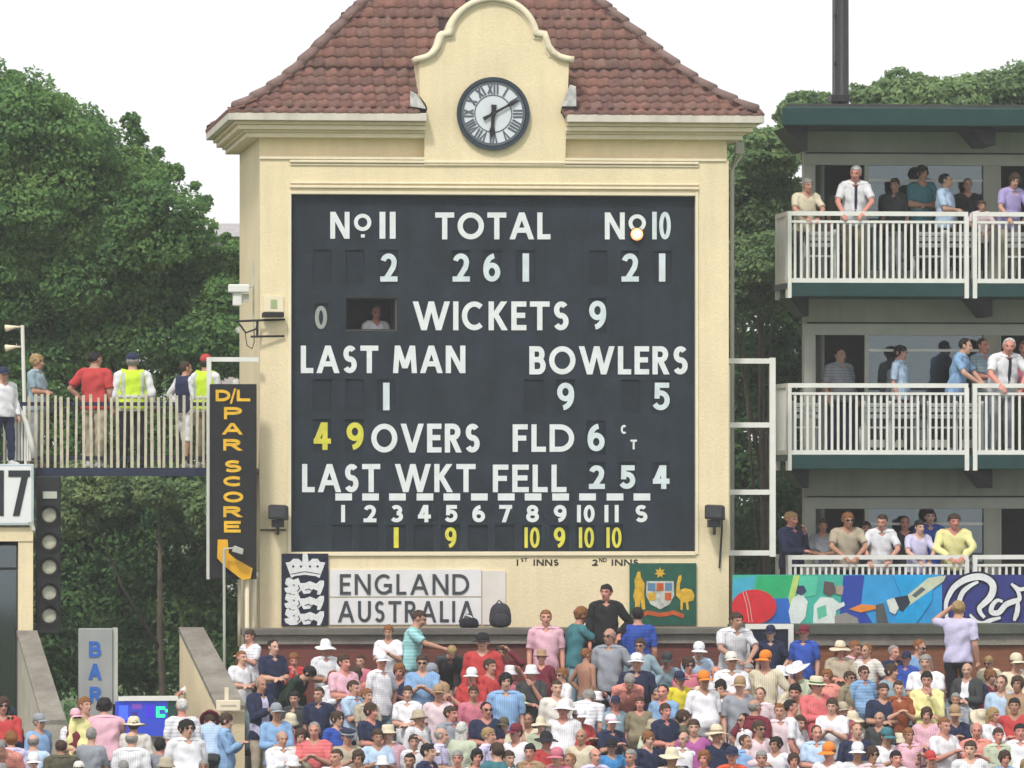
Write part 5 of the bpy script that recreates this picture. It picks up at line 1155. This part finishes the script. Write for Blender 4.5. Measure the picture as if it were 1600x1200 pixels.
    for s in (-1, 1):
        mi[(np.hypot((HL[:, 0] - s * .033) / 1.3, HL[:, 2] - .008) < .0085) & (HL[:, 1] < -.05)] = 1
        mi[(np.hypot((HL[:, 0] - s * .034) / 3.2, HL[:, 2] - .030) < .0048) & (HL[:, 1] < -.05)] = 1
    mi[(np.hypot(HL[:, 0] / 2.6, HL[:, 2] + .056) < .0085) & (HL[:, 1] < -.06)] = 2
    body.polygons.foreach_set('material_index', mi); body.polygons.foreach_set('use_smooth', [True] * len(bf)); body.update()
    P['body'] = body; P['mat'] = P['hm']; POSES[name] = P; bpy.data.meshes.remove(full)
def A2(el, wr): return ((tuple([-el[0]] + list(el[1:])), tuple([-wr[0]] + list(wr[1:]))), (el, wr))
make_pose('stand', A2((.23, .03, 1.12), (.235, -.06, .88)), step=.4)
make_pose('stand_fat', A2((.25, .03, 1.12), (.255, -.08, .90)), belly=.07, hp=-4, step=.2)
make_pose('folded', A2((.22, -.06, 1.16), (.02, -.19, 1.15)), hy=12, belly=.02)
make_pose('clap', A2((.21, -.10, 1.17), (.035, -.27, 1.27)), hp=6)
make_pose('hip', (((-.23, .03, 1.12), (-.235, -.06, .88)), ((.33, .06, 1.18), (.19, -.06, .99))), hy=-20, step=.5)
make_pose('chin', (((-.20, -.08, 1.15), (.05, -.20, 1.13)), ((.20, -.10, 1.15), (.06, -.20, 1.42))), hp=6)
make_pose('rail', A2((.25, -.17, 1.24), (.10, -.37, 1.15)), lean=14, hp=-8, hy=10)
make_pose('rail2', (((-.27, -.14, 1.22), (-.22, -.36, 1.12)), ((.24, -.18, 1.23), (.08, -.37, 1.13))), lean=18, hp=-6, hy=-22, belly=.03)
make_pose('bend', A2((.22, -.10, 1.14), (.17, -.28, 1.02)), lean=48, hp=-6, step=.4)
make_pose('reach', (((-.22, -.20, 1.30), (-.18, -.44, 1.28)), ((.23, .0, 1.12), (.22, -.12, .90))), lean=12, hp=12, step=.6)
make_pose('shade', (((-.23, .03, 1.12), (-.235, -.06, .88)), ((.36, -.12, 1.44), (.13, -.15, 1.64))), hy=6)
make_pose('sit', A2((.23, -.03, 1.14), (.13, -.30, 1.03)), seat=True, lean=4)
make_pose('sit_lean', A2((.22, -.14, 1.14), (.08, -.36, 1.12)), seat=True, lean=20, hp=-10, hy=-8)
make_pose('sit_folded', A2((.22, -.06, 1.16), (.02, -.19, 1.15)), seat=True, hy=-15, belly=.04)
make_pose('sit_chin', (((-.21, -.10, 1.14), (.04, -.22, 1.12)), ((.19, -.16, 1.16), (.07, -.20, 1.44))), seat=True, lean=10, hy=18, hp=4)
make_pose('sit_clap', A2((.21, -.10, 1.17), (.035, -.27, 1.27)), seat=True, hp=4, hy=8)
make_pose('sit_shade', (((-.22, -.08, 1.14), (-.08, -.28, 1.04)), ((.33, -.14, 1.46), (.11, -.15, 1.66))), seat=True)
make_pose('sit_down', A2((.22, -.12, 1.13), (.06, -.33, 1.10)), seat=True, lean=12, hp=28)
CLR = {'white': (.72, .72, .76), 'offwhite': (.66, .63, .58), 'cream': (.62, .56, .42), 'palegreen': (.50, .56, .42), 'paleblue': (.42, .55, .72), 'skyblue': (.24, .40, .64), 'royal': (.03, .08, .38),
 'navy': (.018, .025, .065), 'black': (.015, .015, .018), 'charcoal': (.045, .048, .050), 'grey': (.27, .29, .33), 'beige': (.42, .36, .27), 'pink': (.70, .42, .50), 'palepink': (.70, .56, .60), 'salmon': (.62, .24, .20), 'coral': (.72, .17, .18),
 'red': (.46, .05, .05), 'maroon': (.16, .02, .035), 'yellow': (.68, .58, .04), 'paleyellow': (.72, .68, .32), 'lime': (.52, .72, .04), 'lavender': (.55, .52, .72), 'tan': (.36, .24, .14), 'khaki': (.26, .22, .14), 'green': (.04, .16, .08), 'darkgreen': (.025, .045, .032), 'olive': (.10, .095, .06),
 'orange': (.70, .22, .03), 'rust': (.28, .075, .03), 'teal': (.05, .17, .20), 'greyblue': (.26, .36, .42), 'aqua': (.32, .62, .64), 'brightblue': (.06, .26, .58), 'rose': (.52, .16, .22), 'magenta': (.38, .10, .30), 'purple': (.38, .32, .60), 'violet': (.42, .22, .45), 'redorange': (.62, .10, .04)}
SAY = {'offwhite': 'off-white', 'palegreen': 'pale green', 'paleblue': 'pale blue', 'skyblue': 'sky blue', 'royal': 'royal blue', 'palepink': 'pale pink', 'paleyellow': 'pale yellow', 'lime': 'lime', 'darkgreen': 'dark green', 'greyblue': 'grey-blue', 'brightblue': 'bright blue', 'redorange': 'red-orange'}
def say(c): return SAY.get(c, c)
HCOL = {'brown': (.055, .032, .020), 'black': (.012, .010, .010), 'grey': (.26, .25, .24), 'white': (.55, .54, .52), 'blond': (.32, .22, .10), 'ginger': (.22, .09, .03)}
SK = [(.52, .30, .22), (.46, .25, .18), (.56, .33, .25), (.40, .21, .14), (.50, .25, .19), (.55, .24, .19)]
LEGC = ['navy', 'khaki', 'charcoal', 'beige', 'black', 'grey', 'greyblue']
PEOPLE = []
def child(name, me, root, col, M=None, parent=None):
    o = bpy.data.objects.new(name, me); COL.objects.link(o); o.parent = parent or root
    if M is not None: o.matrix_local = M
    o.color = (*col, 1); return o
def person(px, py, pose, face, shirt, head, label, Y, zf, group=None, legs=None, kind=None, skin=None, extra=(), wide=None, smin=.88, smax=1.12, scale=None):
    """px, py: where the middle of the head stands in the picture; zf: height of the floor under the feet"""
    P = POSES[pose]; rot = Matrix.Rotation(R(face), 4, 'Z'); h = rot @ P['h']; wx = wide or random.uniform(.86, 1.03)
    s = 1.0
    for _ in range(3):
        T = W(px, py, Y + h.y * s); s = max(smin, min(smax, (T.z - zf) / h.z))
    if scale: s = scale
    T = W(px, py, Y + h.y * s)
    root = empty('person', (T.x - h.x * s * wx, Y, zf), label, 'person', group)
    root.rotation_euler = (0, 0, R(face)); root.scale = (s * wx, s * (wx + 1) / 2, s)
    sk = skin or random.choice(SK); k_ = random.uniform(.88, 1.1); sk = tuple(c * k_ for c in sk)
    child('body', P['body'], root, sk)
    sc_ = CLR[shirt] if shirt in CLR else sk; v = random.uniform(.92, 1.04); sc_ = tuple(c * v for c in sc_)
    kind = kind or ('shirt' if random.random() < .8 else 'long')
    if shirt != 'bare':
        if kind == 'jacket': child('jacket', P['jacket'], root, sc_); child('shirt', P['shirt'], root, CLR['lavender' if 'pale' in extra else 'white'])
        else: child('shirt', P[kind], root, sc_)
    if shirt != 'bare' and random.random() < .45: child('collar', P['collar'], root, tuple(min(.8, c * 1.12) for c in sc_))
    lg = legs or random.choice(LEGC)
    if lg.startswith('s:'): child('shorts', P['shorts'], root, CLR[lg[2:]])
    else: child('trousers', P['trousers'], root, CLR[lg])
    shc = random.choice(((.02, .02, .02), (.5, .5, .5), (.08, .05, .03)))
    for q_ in P['shoe']: child('shoe', q_, root, shc)
    M = P['hm']
    hc, *hat = head.split('+')
    hk = random.choice(('short', 'short', 'crop', 'thick', 'thin') if hc in ('brown', 'black', 'ginger', 'blond') else ('short', 'crop', 'thin'))
    if hat: hk = 'short'
    if hc.startswith('long_'): hk = 'long'; hc = hc[5:]
    if hc == 'bald': hk = 'bald'; hc = 'grey'
    child('hair', HAIR[hk], root, HCOL[hc], M)
    if hat:
        q = hat[0].split(':'); ho = child('hat', HATS[q[1]], root, CLR[q[0]], M @ Matrix.Rotation(R(random.uniform(-6, 6)), 4, 'X'))
        if len(q) > 2: child('hat_band', bandm, root, CLR[q[2]], None, ho)
    if random.random() < .10 and abs(face) < 90: child('sunglasses', SUNG, root, (0, 0, 0), M)
    for e in extra:
        if e == 'vest': child('vest', P['vest'], root, CLR['lime']); child('reflective_stripe', P['stripe'], root, (.45, .48, .42))
        if e == 'tie': child('tie', P['tie'], root, (.02, .02, .04))
        if e.startswith('band_'): child('shirt_stripe', P['tee_band'], root, CLR[e[5:]])
        if e.startswith('gilet_'): child('waistcoat', P['vest'], root, CLR[e[6:]])
    PEOPLE.append((px, py, root)); return root
# ---- the crowd in the stand: px py posture facing shirt head [options]
# posture S standing / T seated / explicit pose name; facing degrees: 0 to the camera, 90 towards the right of the picture, 180 away
CROWD = '''
4 1030 S 20 red brown
1 1082 bend -40 salmon grey
14 1122 T 0 navy black
17 1156 S 170 lavender ginger
62 1129 S 70 skyblue grey+grey:cap
118 1122 S 30 white brown+pink:cap gilet_maroon
133 1096 S 60 paleyellow ginger
163 1106 reach 150 pink black wide
143 1150 S 175 grey grey
95 1168 S 180 olive brown wide
52 1192 S 0 white grey+white:cap
209 1134 S 185 offwhite brown+cream:sunhat wide
206 1156 S 180 white bald wide
284 1105 S 200 white white
328 1104 bend 150 paleblue brown+maroon:panama
292 1133 S 5 white black wide
354 1127 S 80 skyblue brown
250 1166 S 160 grey black
378 1028 S 0 white ginger
390 995 S -20 white brown
408 1070 S 0 navy bald jacket,pale
427 1012 S 20 navy black
459 1032 T 0 red ginger
484 1053 bend 60 darkgreen black long
509 1014 S 10 white grey+white:sunhat
521 1060 clap -8 white long_ginger
538 1036 T 0 pink brown
563 1034 T 0 rose brown
556 1056 T -20 salmon brown
596 1034 hip 20 white brown+white:cap
607 988 clap 5 white ginger
432 1114 S 0 skyblue grey+grey:cap
441 1155 S 20 white bald
491 1142 S 0 coral grey
470 1152 S -20 cream brown
543 1152 S 0 beige brown+navy:peaked:white
528 1124 T 0 royal brown
590 1152 S 10 paleblue brown
498 1086 T -10 navy brown
553 1076 T 20 paleblue brown
656 967 reach 75 aqua brown wide
624 1050 T 0 navy ginger
660 1036 S 10 skyblue brown
673 1052 T -20 tan grey+grey:cap
706 1020 bend 40 charcoal blond long
754 1004 T 0 red black+black:cap wide
737 1057 T 0 red ginger+white:cap
766 1042 T 10 red brown
790 1066 T 0 skyblue black
637 1084 T -15 white brown
685 1084 T 0 palepink brown+tan:cap
655 1122 T 60 white grey+beige:bucket
647 1160 shade 20 white brown
690 1150 T 60 lavender bald
669 1176 S 60 navy black
722 1142 T 180 palegreen long_white
764 1150 T 30 lavender blond
776 1170 T 180 teal brown
606 1148 T 0 pink grey+cream:panama
612 1172 T 0 paleblue grey+beige:panama:black
787 1134 T 0 cream brown+olive:cap
806 1146 T -20 white brown+maroon:cap
760 1110 T 0 navy black
853 966 S 10 pink ginger
846 1028 T 0 maroon brown+tan:panama
830 1052 chin 0 charcoal brown+white:bucket gilet_charcoal
878 1056 T -60 white ginger
917 1024 hip 150 bare ginger
952 988 hip 10 grey bald
880 1110 T -30 white brown+white:sunhat
921 1092 bend 150 white grey wide
906 1120 T 0 red brown+white:cap wide
908 1152 T 0 cream bald
930 1182 T 20 lavender bald
955 1130 T 0 navy grey+white:cap:pink
956 1168 T 0 brightblue brown+black:cap
845 1134 T -40 palegreen grey+cream:sunhat
854 1158 T 0 red brown+black:sunhat
870 1184 T -10 rose brown+rose:cap
828 1176 T 0 tan black
984 1066 bend 30 salmon grey
995 1036 T 0 navy brown+white:cap
962 1100 T 0 greyblue brown+navy:cap
908 962 reach 130 teal ginger
947 926 hip 0 black black bench
996 962 S 170 royal black
1042 1032 T 0 greyblue grey+charcoal:cap
1092 1018 T 0 paleblue brown+white:cap
1062 1062 T 0 yellow brown+navy:cap
1100 1064 S 0 white ginger+orange:cap
1036 1082 T -60 skyblue black
1143 1034 T 0 white brown+offwhite:cap
1151 970 rail 10 white brown wide
1128 1076 T -30 navy black
1156 1072 T 0 grey grey+tan:cap
1150 1112 bend 170 lavender grey wide
1188 1086 T 0 palepink brown
1180 1106 T 150 maroon bald
1162 1126 S -60 white black
1120 1148 T 0 navy brown+cream:sunhat:tan
1068 1156 T 0 white bald band_navy
1013 1156 T 0 navy ginger
1020 1136 T 0 palegreen grey+beige:bucket
1068 1122 T 60 olive brown
1084 1138 T 0 magenta brown
1144 1182 T 0 redorange brown+navy:cap
1165 1160 T 20 skyblue brown
1196 1032 T 0 cream brown+orange:cap
1204 990 S 0 navy brown+navy:cap
1220 1056 T 0 white brown+white:cowboy
1248 1050 T -40 palegreen brown+white:cowboy
1256 990 S 0 royal brown+maroon:cap
1313 1016 S 20 beige long_ginger+cream:sunhat:tan
1354 1018 hip 0 offwhite ginger
1350 1052 S 0 skyblue brown
1276 1072 S 0 coral brown+cream:panama:green
1242 1082 T 20 cream black
1218 1112 T 0 palepink ginger
1236 1106 T 60 white black
1212 1164 T 0 white black
1317 1112 S 0 rose grey+beige:cap
1276 1146 S 0 paleblue brown
1295 1176 T 0 white brown+orange:cap
1340 1176 T 30 white brown+white:cap
1385 1152 T 20 white brown+teal:cap
1374 1124 T 0 charcoal bald
1363 1180 T 0 palepink brown
1292 1058 T 0 salmon ginger
1394 1050 T 0 greyblue brown
1336 1014 T 0 pink ginger
1437 1012 T 0 skyblue ginger
1446 1036 S 0 white grey wide
1448 1060 chin 0 paleyellow black
1404 1076 clap -10 rust brown
1511 1048 S -30 charcoal bald jacket
1545 1036 T 0 cream blond
1548 1058 T 0 maroon ginger
1588 1036 T 0 cream brown+cream:cap
1565 1068 hip 0 paleblue brown
1536 1084 T 0 red brown+navy:cap
1493 1094 T -20 grey grey
1492 1116 T -15 navy grey+tan:cap band_rose
1448 1118 T -40 pink brown
1476 1132 T 0 white ginger
1526 1142 T 0 salmon bald
1552 1118 T 40 white long_blond
1516 1166 T 20 white brown
1594 1144 T 0 white black
1454 1188 T 0 rose brown+red:cap
1590 1070 T 0 tan brown
1420 1150 T 20 pink ginger
1397 1020 T 0 navy grey
1416 1030 T 0 royal brown+navy:cap
1498 952 shade 180 lavender blond wide,bench
1328 1060 T 30 khaki brown
1186 1140 T 0 palepink brown
1050 1184 T 0 cream grey+cream:sunhat
985 1184 T 0 navy grey
795 1186 T 20 white brown
745 1184 T 0 beige black
715 1186 T 10 white grey
1240 1190 T 0 lavender brown
1430 1188 T 0 grey ginger
1570 1186 T 0 skyblue brown
1100 1186 T -20 navy ginger
1190 1186 T 10 grey grey
560 1186 T 0 navy brown
525 1184 T 0 white brown
640 1190 T 0 royal black
1400 1186 T 0 white black
890 1190 T 0 cream ginger
1490 1160 T 0 white brown
1560 1150 T 0 palegreen brown
1338 1142 T 0 navy ginger
1250 1130 T 0 white brown
1040 1112 T 0 navy brown
1000 1100 T 0 khaki brown
870 1076 T 20 offwhite brown
812 1098 T 0 palegreen grey+palegreen:cap
740 1084 T 0 rose brown
705 1116 T 10 grey brown
580 1112 T 10 navy brown
574 1088 T 0 beige ginger
460 1092 T 0 charcoal black
1470 1078 T 20 greyblue grey
1000 1010 T 0 greyblue brown
1076 1040 T 0 rose brown
1170 1050 T 0 cream grey
1380 1080 T 0 navy brown
1300 1104 T 0 white brown
1585 1104 T -10 red black
'''
SEATED = ['sit', 'sit_lean', 'sit_folded', 'sit_chin', 'sit_clap', 'sit', 'sit_down', 'sit_lean', 'sit_shade']
STANDING = ['stand', 'folded', 'clap', 'hip', 'stand_fat', 'folded']
HATSAY = {'cap': 'cap', 'sunhat': 'wide hat', 'panama': 'trilby hat', 'cowboy': 'cowboy hat', 'bucket': 'bucket hat', 'peaked': 'peaked cap'}
rows = []
for ln in CROWD.strip().split('\n'):
    t = ln.split(); opt = []
    if len(t) > 6: opt = t[6].split(',')
    rows.append(dict(px=float(t[0]), py=float(t[1]), pose=t[2], face=float(t[3]), shirt=t[4], head=t[5], opt=opt))
def headsay(h):
    hc, *hat = h.split('+')
    if hat: q = hat[0].split(':'); return say(q[0]) + ' ' + HATSAY[q[1]] + ((' with %s band' % q[2]) if len(q) > 2 and q[1] != 'peaked' else '')
    if hc.startswith('long_'): return 'long %s hair' % hc[5:]
    return {'bald': 'bald head'}.get(hc, hc + ' hair')
def shirtsay(r_):
    if r_['shirt'] == 'bare': return 'bare back'
    s = say(r_['shirt']) + (' suit jacket' if 'jacket' in r_['opt'] else ' shirt')
    for o in r_['opt']:
        if o.startswith('gilet_'): s = say(o[6:]) + ' waistcoat'
        if o.startswith('band_'): s = say(r_['shirt']) + ' shirt with ' + say(o[5:]) + ' stripe'
    return s
occ = {}
POSESAY = {'bend': 'bending', 'clap': 'clapping', 'hip': 'standing hand on hip', 'chin': 'hand on chin', 'shade': 'arm raised to the head', 'reach': 'reaching forward', 'rail': 'leaning forward'}
rows.sort(key=lambda r_: r_['py'])
hh = {p: POSES[p]['h'].z for p in POSES}
for r_ in rows:
    best = None
    lo_k = 4 if r_['px'] < 372 else 0
    for k in range(lo_k, 11):
        cand = STANDING if r_['pose'] == 'S' else SEATED if r_['pose'] == 'T' else [r_['pose']]
        for p in ([random.choice(cand)] + ([random.choice(STANDING)] if r_['pose'] == 'T' else [])):
            if abs(r_['face']) > 100 and p in ('folded', 'sit_shade'): p = 'stand'
            y = rowY(k); T = W(r_['px'], r_['py'], y); s = (T.z - rowZ(k) - (.436 if 'bench' in r_['opt'] else 0)) / hh[p]
            c = abs(s - 1) * 10 + (0.9 if (r_['pose'] == 'T' and not p.startswith('sit')) else 0) + (0 if .88 < s < 1.12 else 4)
            for q in occ.get(k, []):
                dx = abs(q - T.x)
                if dx < .46: c += (0.46 - dx) * 12
            if best is None or c < best[0]: best = (c, k, p, T.x)
    c, k, p, x_ = best; occ.setdefault(k, []).append(x_); r_['k'] = k; r_['p'] = p; r_['sit'] = p.startswith('sit')
    bx = (r_['px'], r_['py'])
# fill the gaps between the people traced above
SH_ = ['white'] * 13 + ['lavender', 'paleblue', 'paleblue', 'offwhite', 'offwhite', 'navy', 'pink', 'beige', 'cream', 'skyblue', 'grey', 'greyblue', 'palepink', 'black', 'rose', 'palegreen', 'rust', 'maroon', 'teal', 'olive']
HD_ = ['brown+white:sunhat', 'grey+white:bucket', 'grey+cream:sunhat', 'brown+white:panama', 'brown', 'ginger', 'grey', 'black', 'bald', 'blond', 'grey', 'brown+white:cap', 'grey+white:sunhat', 'brown+cream:bucket', 'grey+cream:panama', 'brown+offwhite:cap', 'grey+beige:bucket', 'brown+navy:cap', 'long_blond', 'long_brown', 'ginger+white:bucket', 'grey+offwhite:sunhat']
HD_ = [h for h in HD_ if 'long_brown' != h] + ['long_brown']
for k in range(0, 8):
    xl = XL + .35 if k < 4 else X(-20, rowY(k)); xr = X(1612, rowY(k)); xs_k = sorted(occ.get(k, [])) + [xr + .3]; prev = xl - .3
    for x_ in xs_k:
        g_ = x_ - prev; lim = .64 if k > 1 else .85 if k else 1.15
        if g_ > lim:
            n_ = max(1, int(g_ / .56) - 1)
            for j in range(n_):
                x2 = prev + g_ * (j + 1) / (n_ + 1) + random.uniform(-.05, .05)
                left = x2 < XL + .3
                p = random.choice(STANDING if (left or k >= 6) else SEATED + (['stand', 'folded', 'hip'] if k > 2 and random.random() < .35 else []))
                f_ = random.choice((170, 190, 150, 20)) if left else random.uniform(-25, 25)
                if left and p == 'folded': p = 'stand'
                hz_k = rowZ(k) + hh[p] * random.uniform(.96, 1.03); q = proj((x2, rowY(k), hz_k))
                if q[1] > 1215: continue
                if left and (q[0] > 335 or q[1] < 1112 or 105 < q[0] < 270 and q[1] < 1140): continue
                rows.append(dict(px=q[0], py=q[1], pose='T', face=f_, shirt=random.choice(SH_[:16] if left else SH_), head=random.choice(HD_), opt=[], k=k, p=p, sit=p.startswith('sit')))
        prev = x_
print('crowd', len(rows))
def desc(r_): return shirtsay(r_) + ' and ' + headsay(r_['head'])
cnt = {}
for r_ in rows: cnt[desc(r_)] = cnt.get(desc(r_), 0) + 1
LM = [(-50, 25, 'at the left edge'), (25, 115, 'below the stair wall'), (115, 185, 'below the BAR sign'), (185, 290, 'by the blue screen'), (290, 400, 'near the finger post'), (400, 515, 'below the lion crest'), (515, 640, 'below the word ENGLAND'), (640, 760, 'below the word AUSTRALIA'),
      (760, 900, 'below the backpack'), (900, 985, 'below the man in black tee'), (985, 1090, 'below the coat of arms'), (1090, 1160, 'below the tower edge'), (1160, 1245, 'below the white framed panel'), (1245, 1330, 'below the painted batsmen'), (1330, 1470, 'below the painted bat'), (1470, 1700, 'below the white script')]
def zone(px): return next(t for a, b, t in LM if a <= px < b)
used = set()
order = sorted(rows, key=lambda r_: r_['px'])
for r_ in rows:
    base = ('seated' if r_['sit'] else POSESAY.get(r_['p'], 'standing')) + ' person, ' + desc(r_)
    opts = [base + ', ' + zone(r_['px'])] if cnt[desc(r_)] == 1 else []
    nb = sorted((q for q in rows if q is not r_ and cnt[desc(q)] == 1), key=lambda q: abs(q['px'] - r_['px']) * 1.0 + abs(q['py'] - r_['py']) * 1.3)
    for q in nb[:6]:
        dx = q['px'] - r_['px']; dy = q['py'] - r_['py']
        rel = ('left of' if dx > 0 else 'right of') if abs(dx) > abs(dy) * .8 else ('above' if dy > 0 else 'below')
        opts += ['%s and %s, %s one with %s' % (shirtsay(r_), headsay(r_['head']), rel, x_) for x_ in (headsay(q['head']) + ' and ' + shirtsay(q),)]
    pick = None
    for o_ in opts:
        if o_ not in used and len(o_.split()) <= 16: pick = o_; break
    if pick is None:
        for q in nb[:8]:
            o_ = 'person in %s with %s beside the %s' % (shirtsay(r_), headsay(r_['head']), shirtsay(q))
            if o_ not in used and len(o_.split()) <= 16: pick = o_; break
    if pick is None: pick = '%s person with %s, %s' % (shirtsay(r_), headsay(r_['head']), zone(r_['px'])); print('LBL', pick, pick in used)
    used.add(pick); r_['label'] = pick[0].upper() + pick[1:] if 0 else pick
for r_ in rows:
    k = r_['k']; ex = tuple(o for o in r_['opt'] if o.startswith(('gilet_', 'band_', 'pale', 'tie', 'vest')))
    kd = 'jacket' if 'jacket' in r_['opt'] else 'long' if 'long' in r_['opt'] else None
    person(r_['px'], r_['py'], r_['p'], r_['face'] + random.uniform(-32, 32), r_['shirt'], r_['head'], r_['label'], rowY(k) + (0 if r_['sit'] else random.uniform(-.1, .1)), rowZ(k) + (.436 if 'bench' in r_['opt'] else 0), 'spectators in the stand', kind=kd, extra=ex, wide=1.10 if 'wide' in r_['opt'] else None)
# ---- people on the balconies
BZ = [Z(s_[1], PY_) for s_ in storeys]; GB = 'people on the pavilion balconies'
def bal(px, py, pose, face, shirt, head, si, dy, label, **k): return person(px, py, pose, face, shirt, head, label, PY_ + dy, BZ[si], GB, smin=.7, **k)
bal(1262, 290, 'rail', 10, 'cream', 'grey', 0, .42, 'older man in cream shirt leaning at the left end of the top balcony rail')
bal(1337, 271, 'rail2', 0, 'white', 'white', 0, .45, 'white haired man in white shirt and dark tie leaning on the top balcony rail', extra=('tie',), legs='khaki')
bal(1316, 276, 'stand', 10, 'olive', 'brown', 0, 1.9, 'dim figure in the open doorway of the top balcony', smax=1.0)
bal(1441, 272, 'folded', 10, 'teal', 'black', 0, 1.0, 'person in teal shirt standing back from the top balcony rail')
bal(1398, 290, 'stand', -30, 'charcoal', 'brown', 0, 1.1, 'shadowy person in charcoal left of the teal shirted one, top balcony')
bal(1478, 283, 'folded', 65, 'paleblue', 'black', 0, .55, 'dark haired man in pale blue shirt turned right on the top balcony', wide=1.1)
bal(1512, 290, 'stand', 0, 'black', 'black', 0, 1.15, 'dim dark clothed person near the top balcony pillar')
bal(1534, 322, 'rail', 0, 'palepink', 'brown', 0, .4, 'short child in pale pink behind the top balcony gap', )
bal(1585, 283, 'rail2', 20, 'purple', 'brown', 0, .45, 'man in purple shirt leaning on the top balcony rail at right')
bal(1313, 556, 'stand_fat', 30, 'grey', 'brown', 1, 1.6, 'person in grey shirt in the middle balcony doorway', wide=1.15)
bal(1408, 552, 'hip', 60, 'paleblue', 'black', 1, .9, 'person in pale blue shirt by the middle balcony mullion')
bal(1389, 556, 'stand', -60, 'grey', 'brown', 1, 1.5, 'half hidden person in grey left of the middle balcony mullion')
bal(1508, 541, 'rail', 60, 'skyblue', 'black', 1, .5, 'dark haired man in sky blue shirt at the middle balcony rail gap')
bal(1536, 541, 'folded', 30, 'greyblue', 'brown', 1, .9, 'man in grey-blue shirt between the blue and white shirted men, middle balcony')
bal(1577, 541, 'rail2', 20, 'white', 'white', 1, .5, 'white haired man in white shirt and dark tie on the middle balcony', extra=('tie',), wide=1.15)
bal(1600, 545, 'stand', -20, 'rose', 'ginger', 1, .9, 'person in rose behind the white shirted man, right edge of middle balcony')
bal(1237, 812, 'chin', 40, 'navy', 'blond', 2, .42, 'person in navy holding a hand to the face, left end of the lowest balcony', wide=1.15, kind='long')
bal(1286, 822, 'folded', -10, 'grey', 'brown', 2, .9, 'person in grey behind the beige shirted man, lowest balcony')
bal(1325, 813, 'rail', 0, 'beige', 'ginger', 2, .45, 'man in beige shirt leaning on the lowest balcony rail', wide=1.05)
bal(1353, 826, 'stand', 0, 'charcoal', 'brown', 2, 1.3, 'dark face between the beige and white shirted men, lowest balcony')
bal(1378, 816, 'rail2', 0, 'white', 'brown', 2, .45, 'brown haired man in white shirt leaning on the lowest balcony rail')
bal(1414, 818, 'stand', -10, 'charcoal', 'brown', 2, 1.2, 'person in charcoal between the two white shirted men, lowest balcony')
bal(1437, 824, 'rail', 10, 'lavender', 'black', 2, .42, 'dark haired man in lavender white shirt leaning on the lowest balcony rail')
bal(1453, 808, 'stand', 0, 'royal', 'black', 2, 1.1, 'dark haired person in royal blue standing behind, lowest balcony')
bal(1491, 815, 'rail', -5, 'paleyellow', 'brown', 2, .45, 'man in pale yellow shirt leaning at the right of the lowest balcony', wide=1.1)
# ---- on the footbridge
GF = 'people on the footbridge'; zb_ = zd - .01
def brg(px, py, pose, face, shirt, head, dy, label, **k): return person(px, py, pose, face, shirt, head, label, dy, zb_, GF, **k)
brg(58, 566, 'folded', 60, 'greyblue', 'blond', .9, 'blond person in grey-blue shirt beside the speaker pole on the bridge', legs='grey')
brg(149, 562, 'hip', 150, 'red', 'black', .7, 'man in bright red shirt and beige trousers on the footbridge', legs='beige', wide=1.15)
brg(207, 566, 'stand_fat', 180, 'white', 'grey+navy:cap', .6, 'steward in lime vest and navy cap seen from behind on the bridge', legs='black', extra=('vest',), kind='long', wide=1.15)
brg(291, 576, 'hip', 130, 'white', 'brown', .9, 'person in white skirt and navy waistcoat turned away on the bridge', legs='s:white', extra=('gilet_navy',), kind='long')
brg(322, 568, 'folded', 150, 'white', 'brown+red:cap', .6, 'steward in lime vest and red cap beside the par score sign', legs='khaki', extra=('vest',), kind='long')
brg(369, 603, 'stand', 170, 'white', 'white', 1.0, 'white haired head just showing above the par score sign', smin=.7)
person(5, 586, 'stand', 30, 'white', 'brown+navy:cap', 'person in white shirt and navy cap coming down the stairs at far left', -.55, Z(728, -.6) - .0, GF, legs='navy', kind='long', smin=.6, wide=1.2)
struct('stair_landing', MB().box(X(-90, -.6), X(48, -.6), -.86, BGY + .0, Z(722, -.6) - .2, Z(728, -.6) - .001), CONC)
# steward behind the stair wall, figure in the scoreboard window
person(324, 976, 'reach', -50, 'white', 'brown+red:cap', 'steward in lime vest and red cap leaning over the stair wall', -1.35, rowZ(4) + .55, None, extra=('vest',), kind='long', smin=.8, legs='navy')
struct('stair_flight', MB().box(X(322, -1.6), XL - .02, -2.5, -.95, -.3, rowZ(4) + .548).box(X(340, -2.8), XL - .02, -4.0, -2.502, -.3, rowZ(4) + .15), CONC)
zwin = Z(516, -.09)
person(588, 489, 'sit', 10, 'white', 'ginger', 'scorer in white shirt sitting in the dark window of the scoreboard', .55, W(588, 489, .5).z - hh['sit'], None, kind='shirt', scale=1.0)
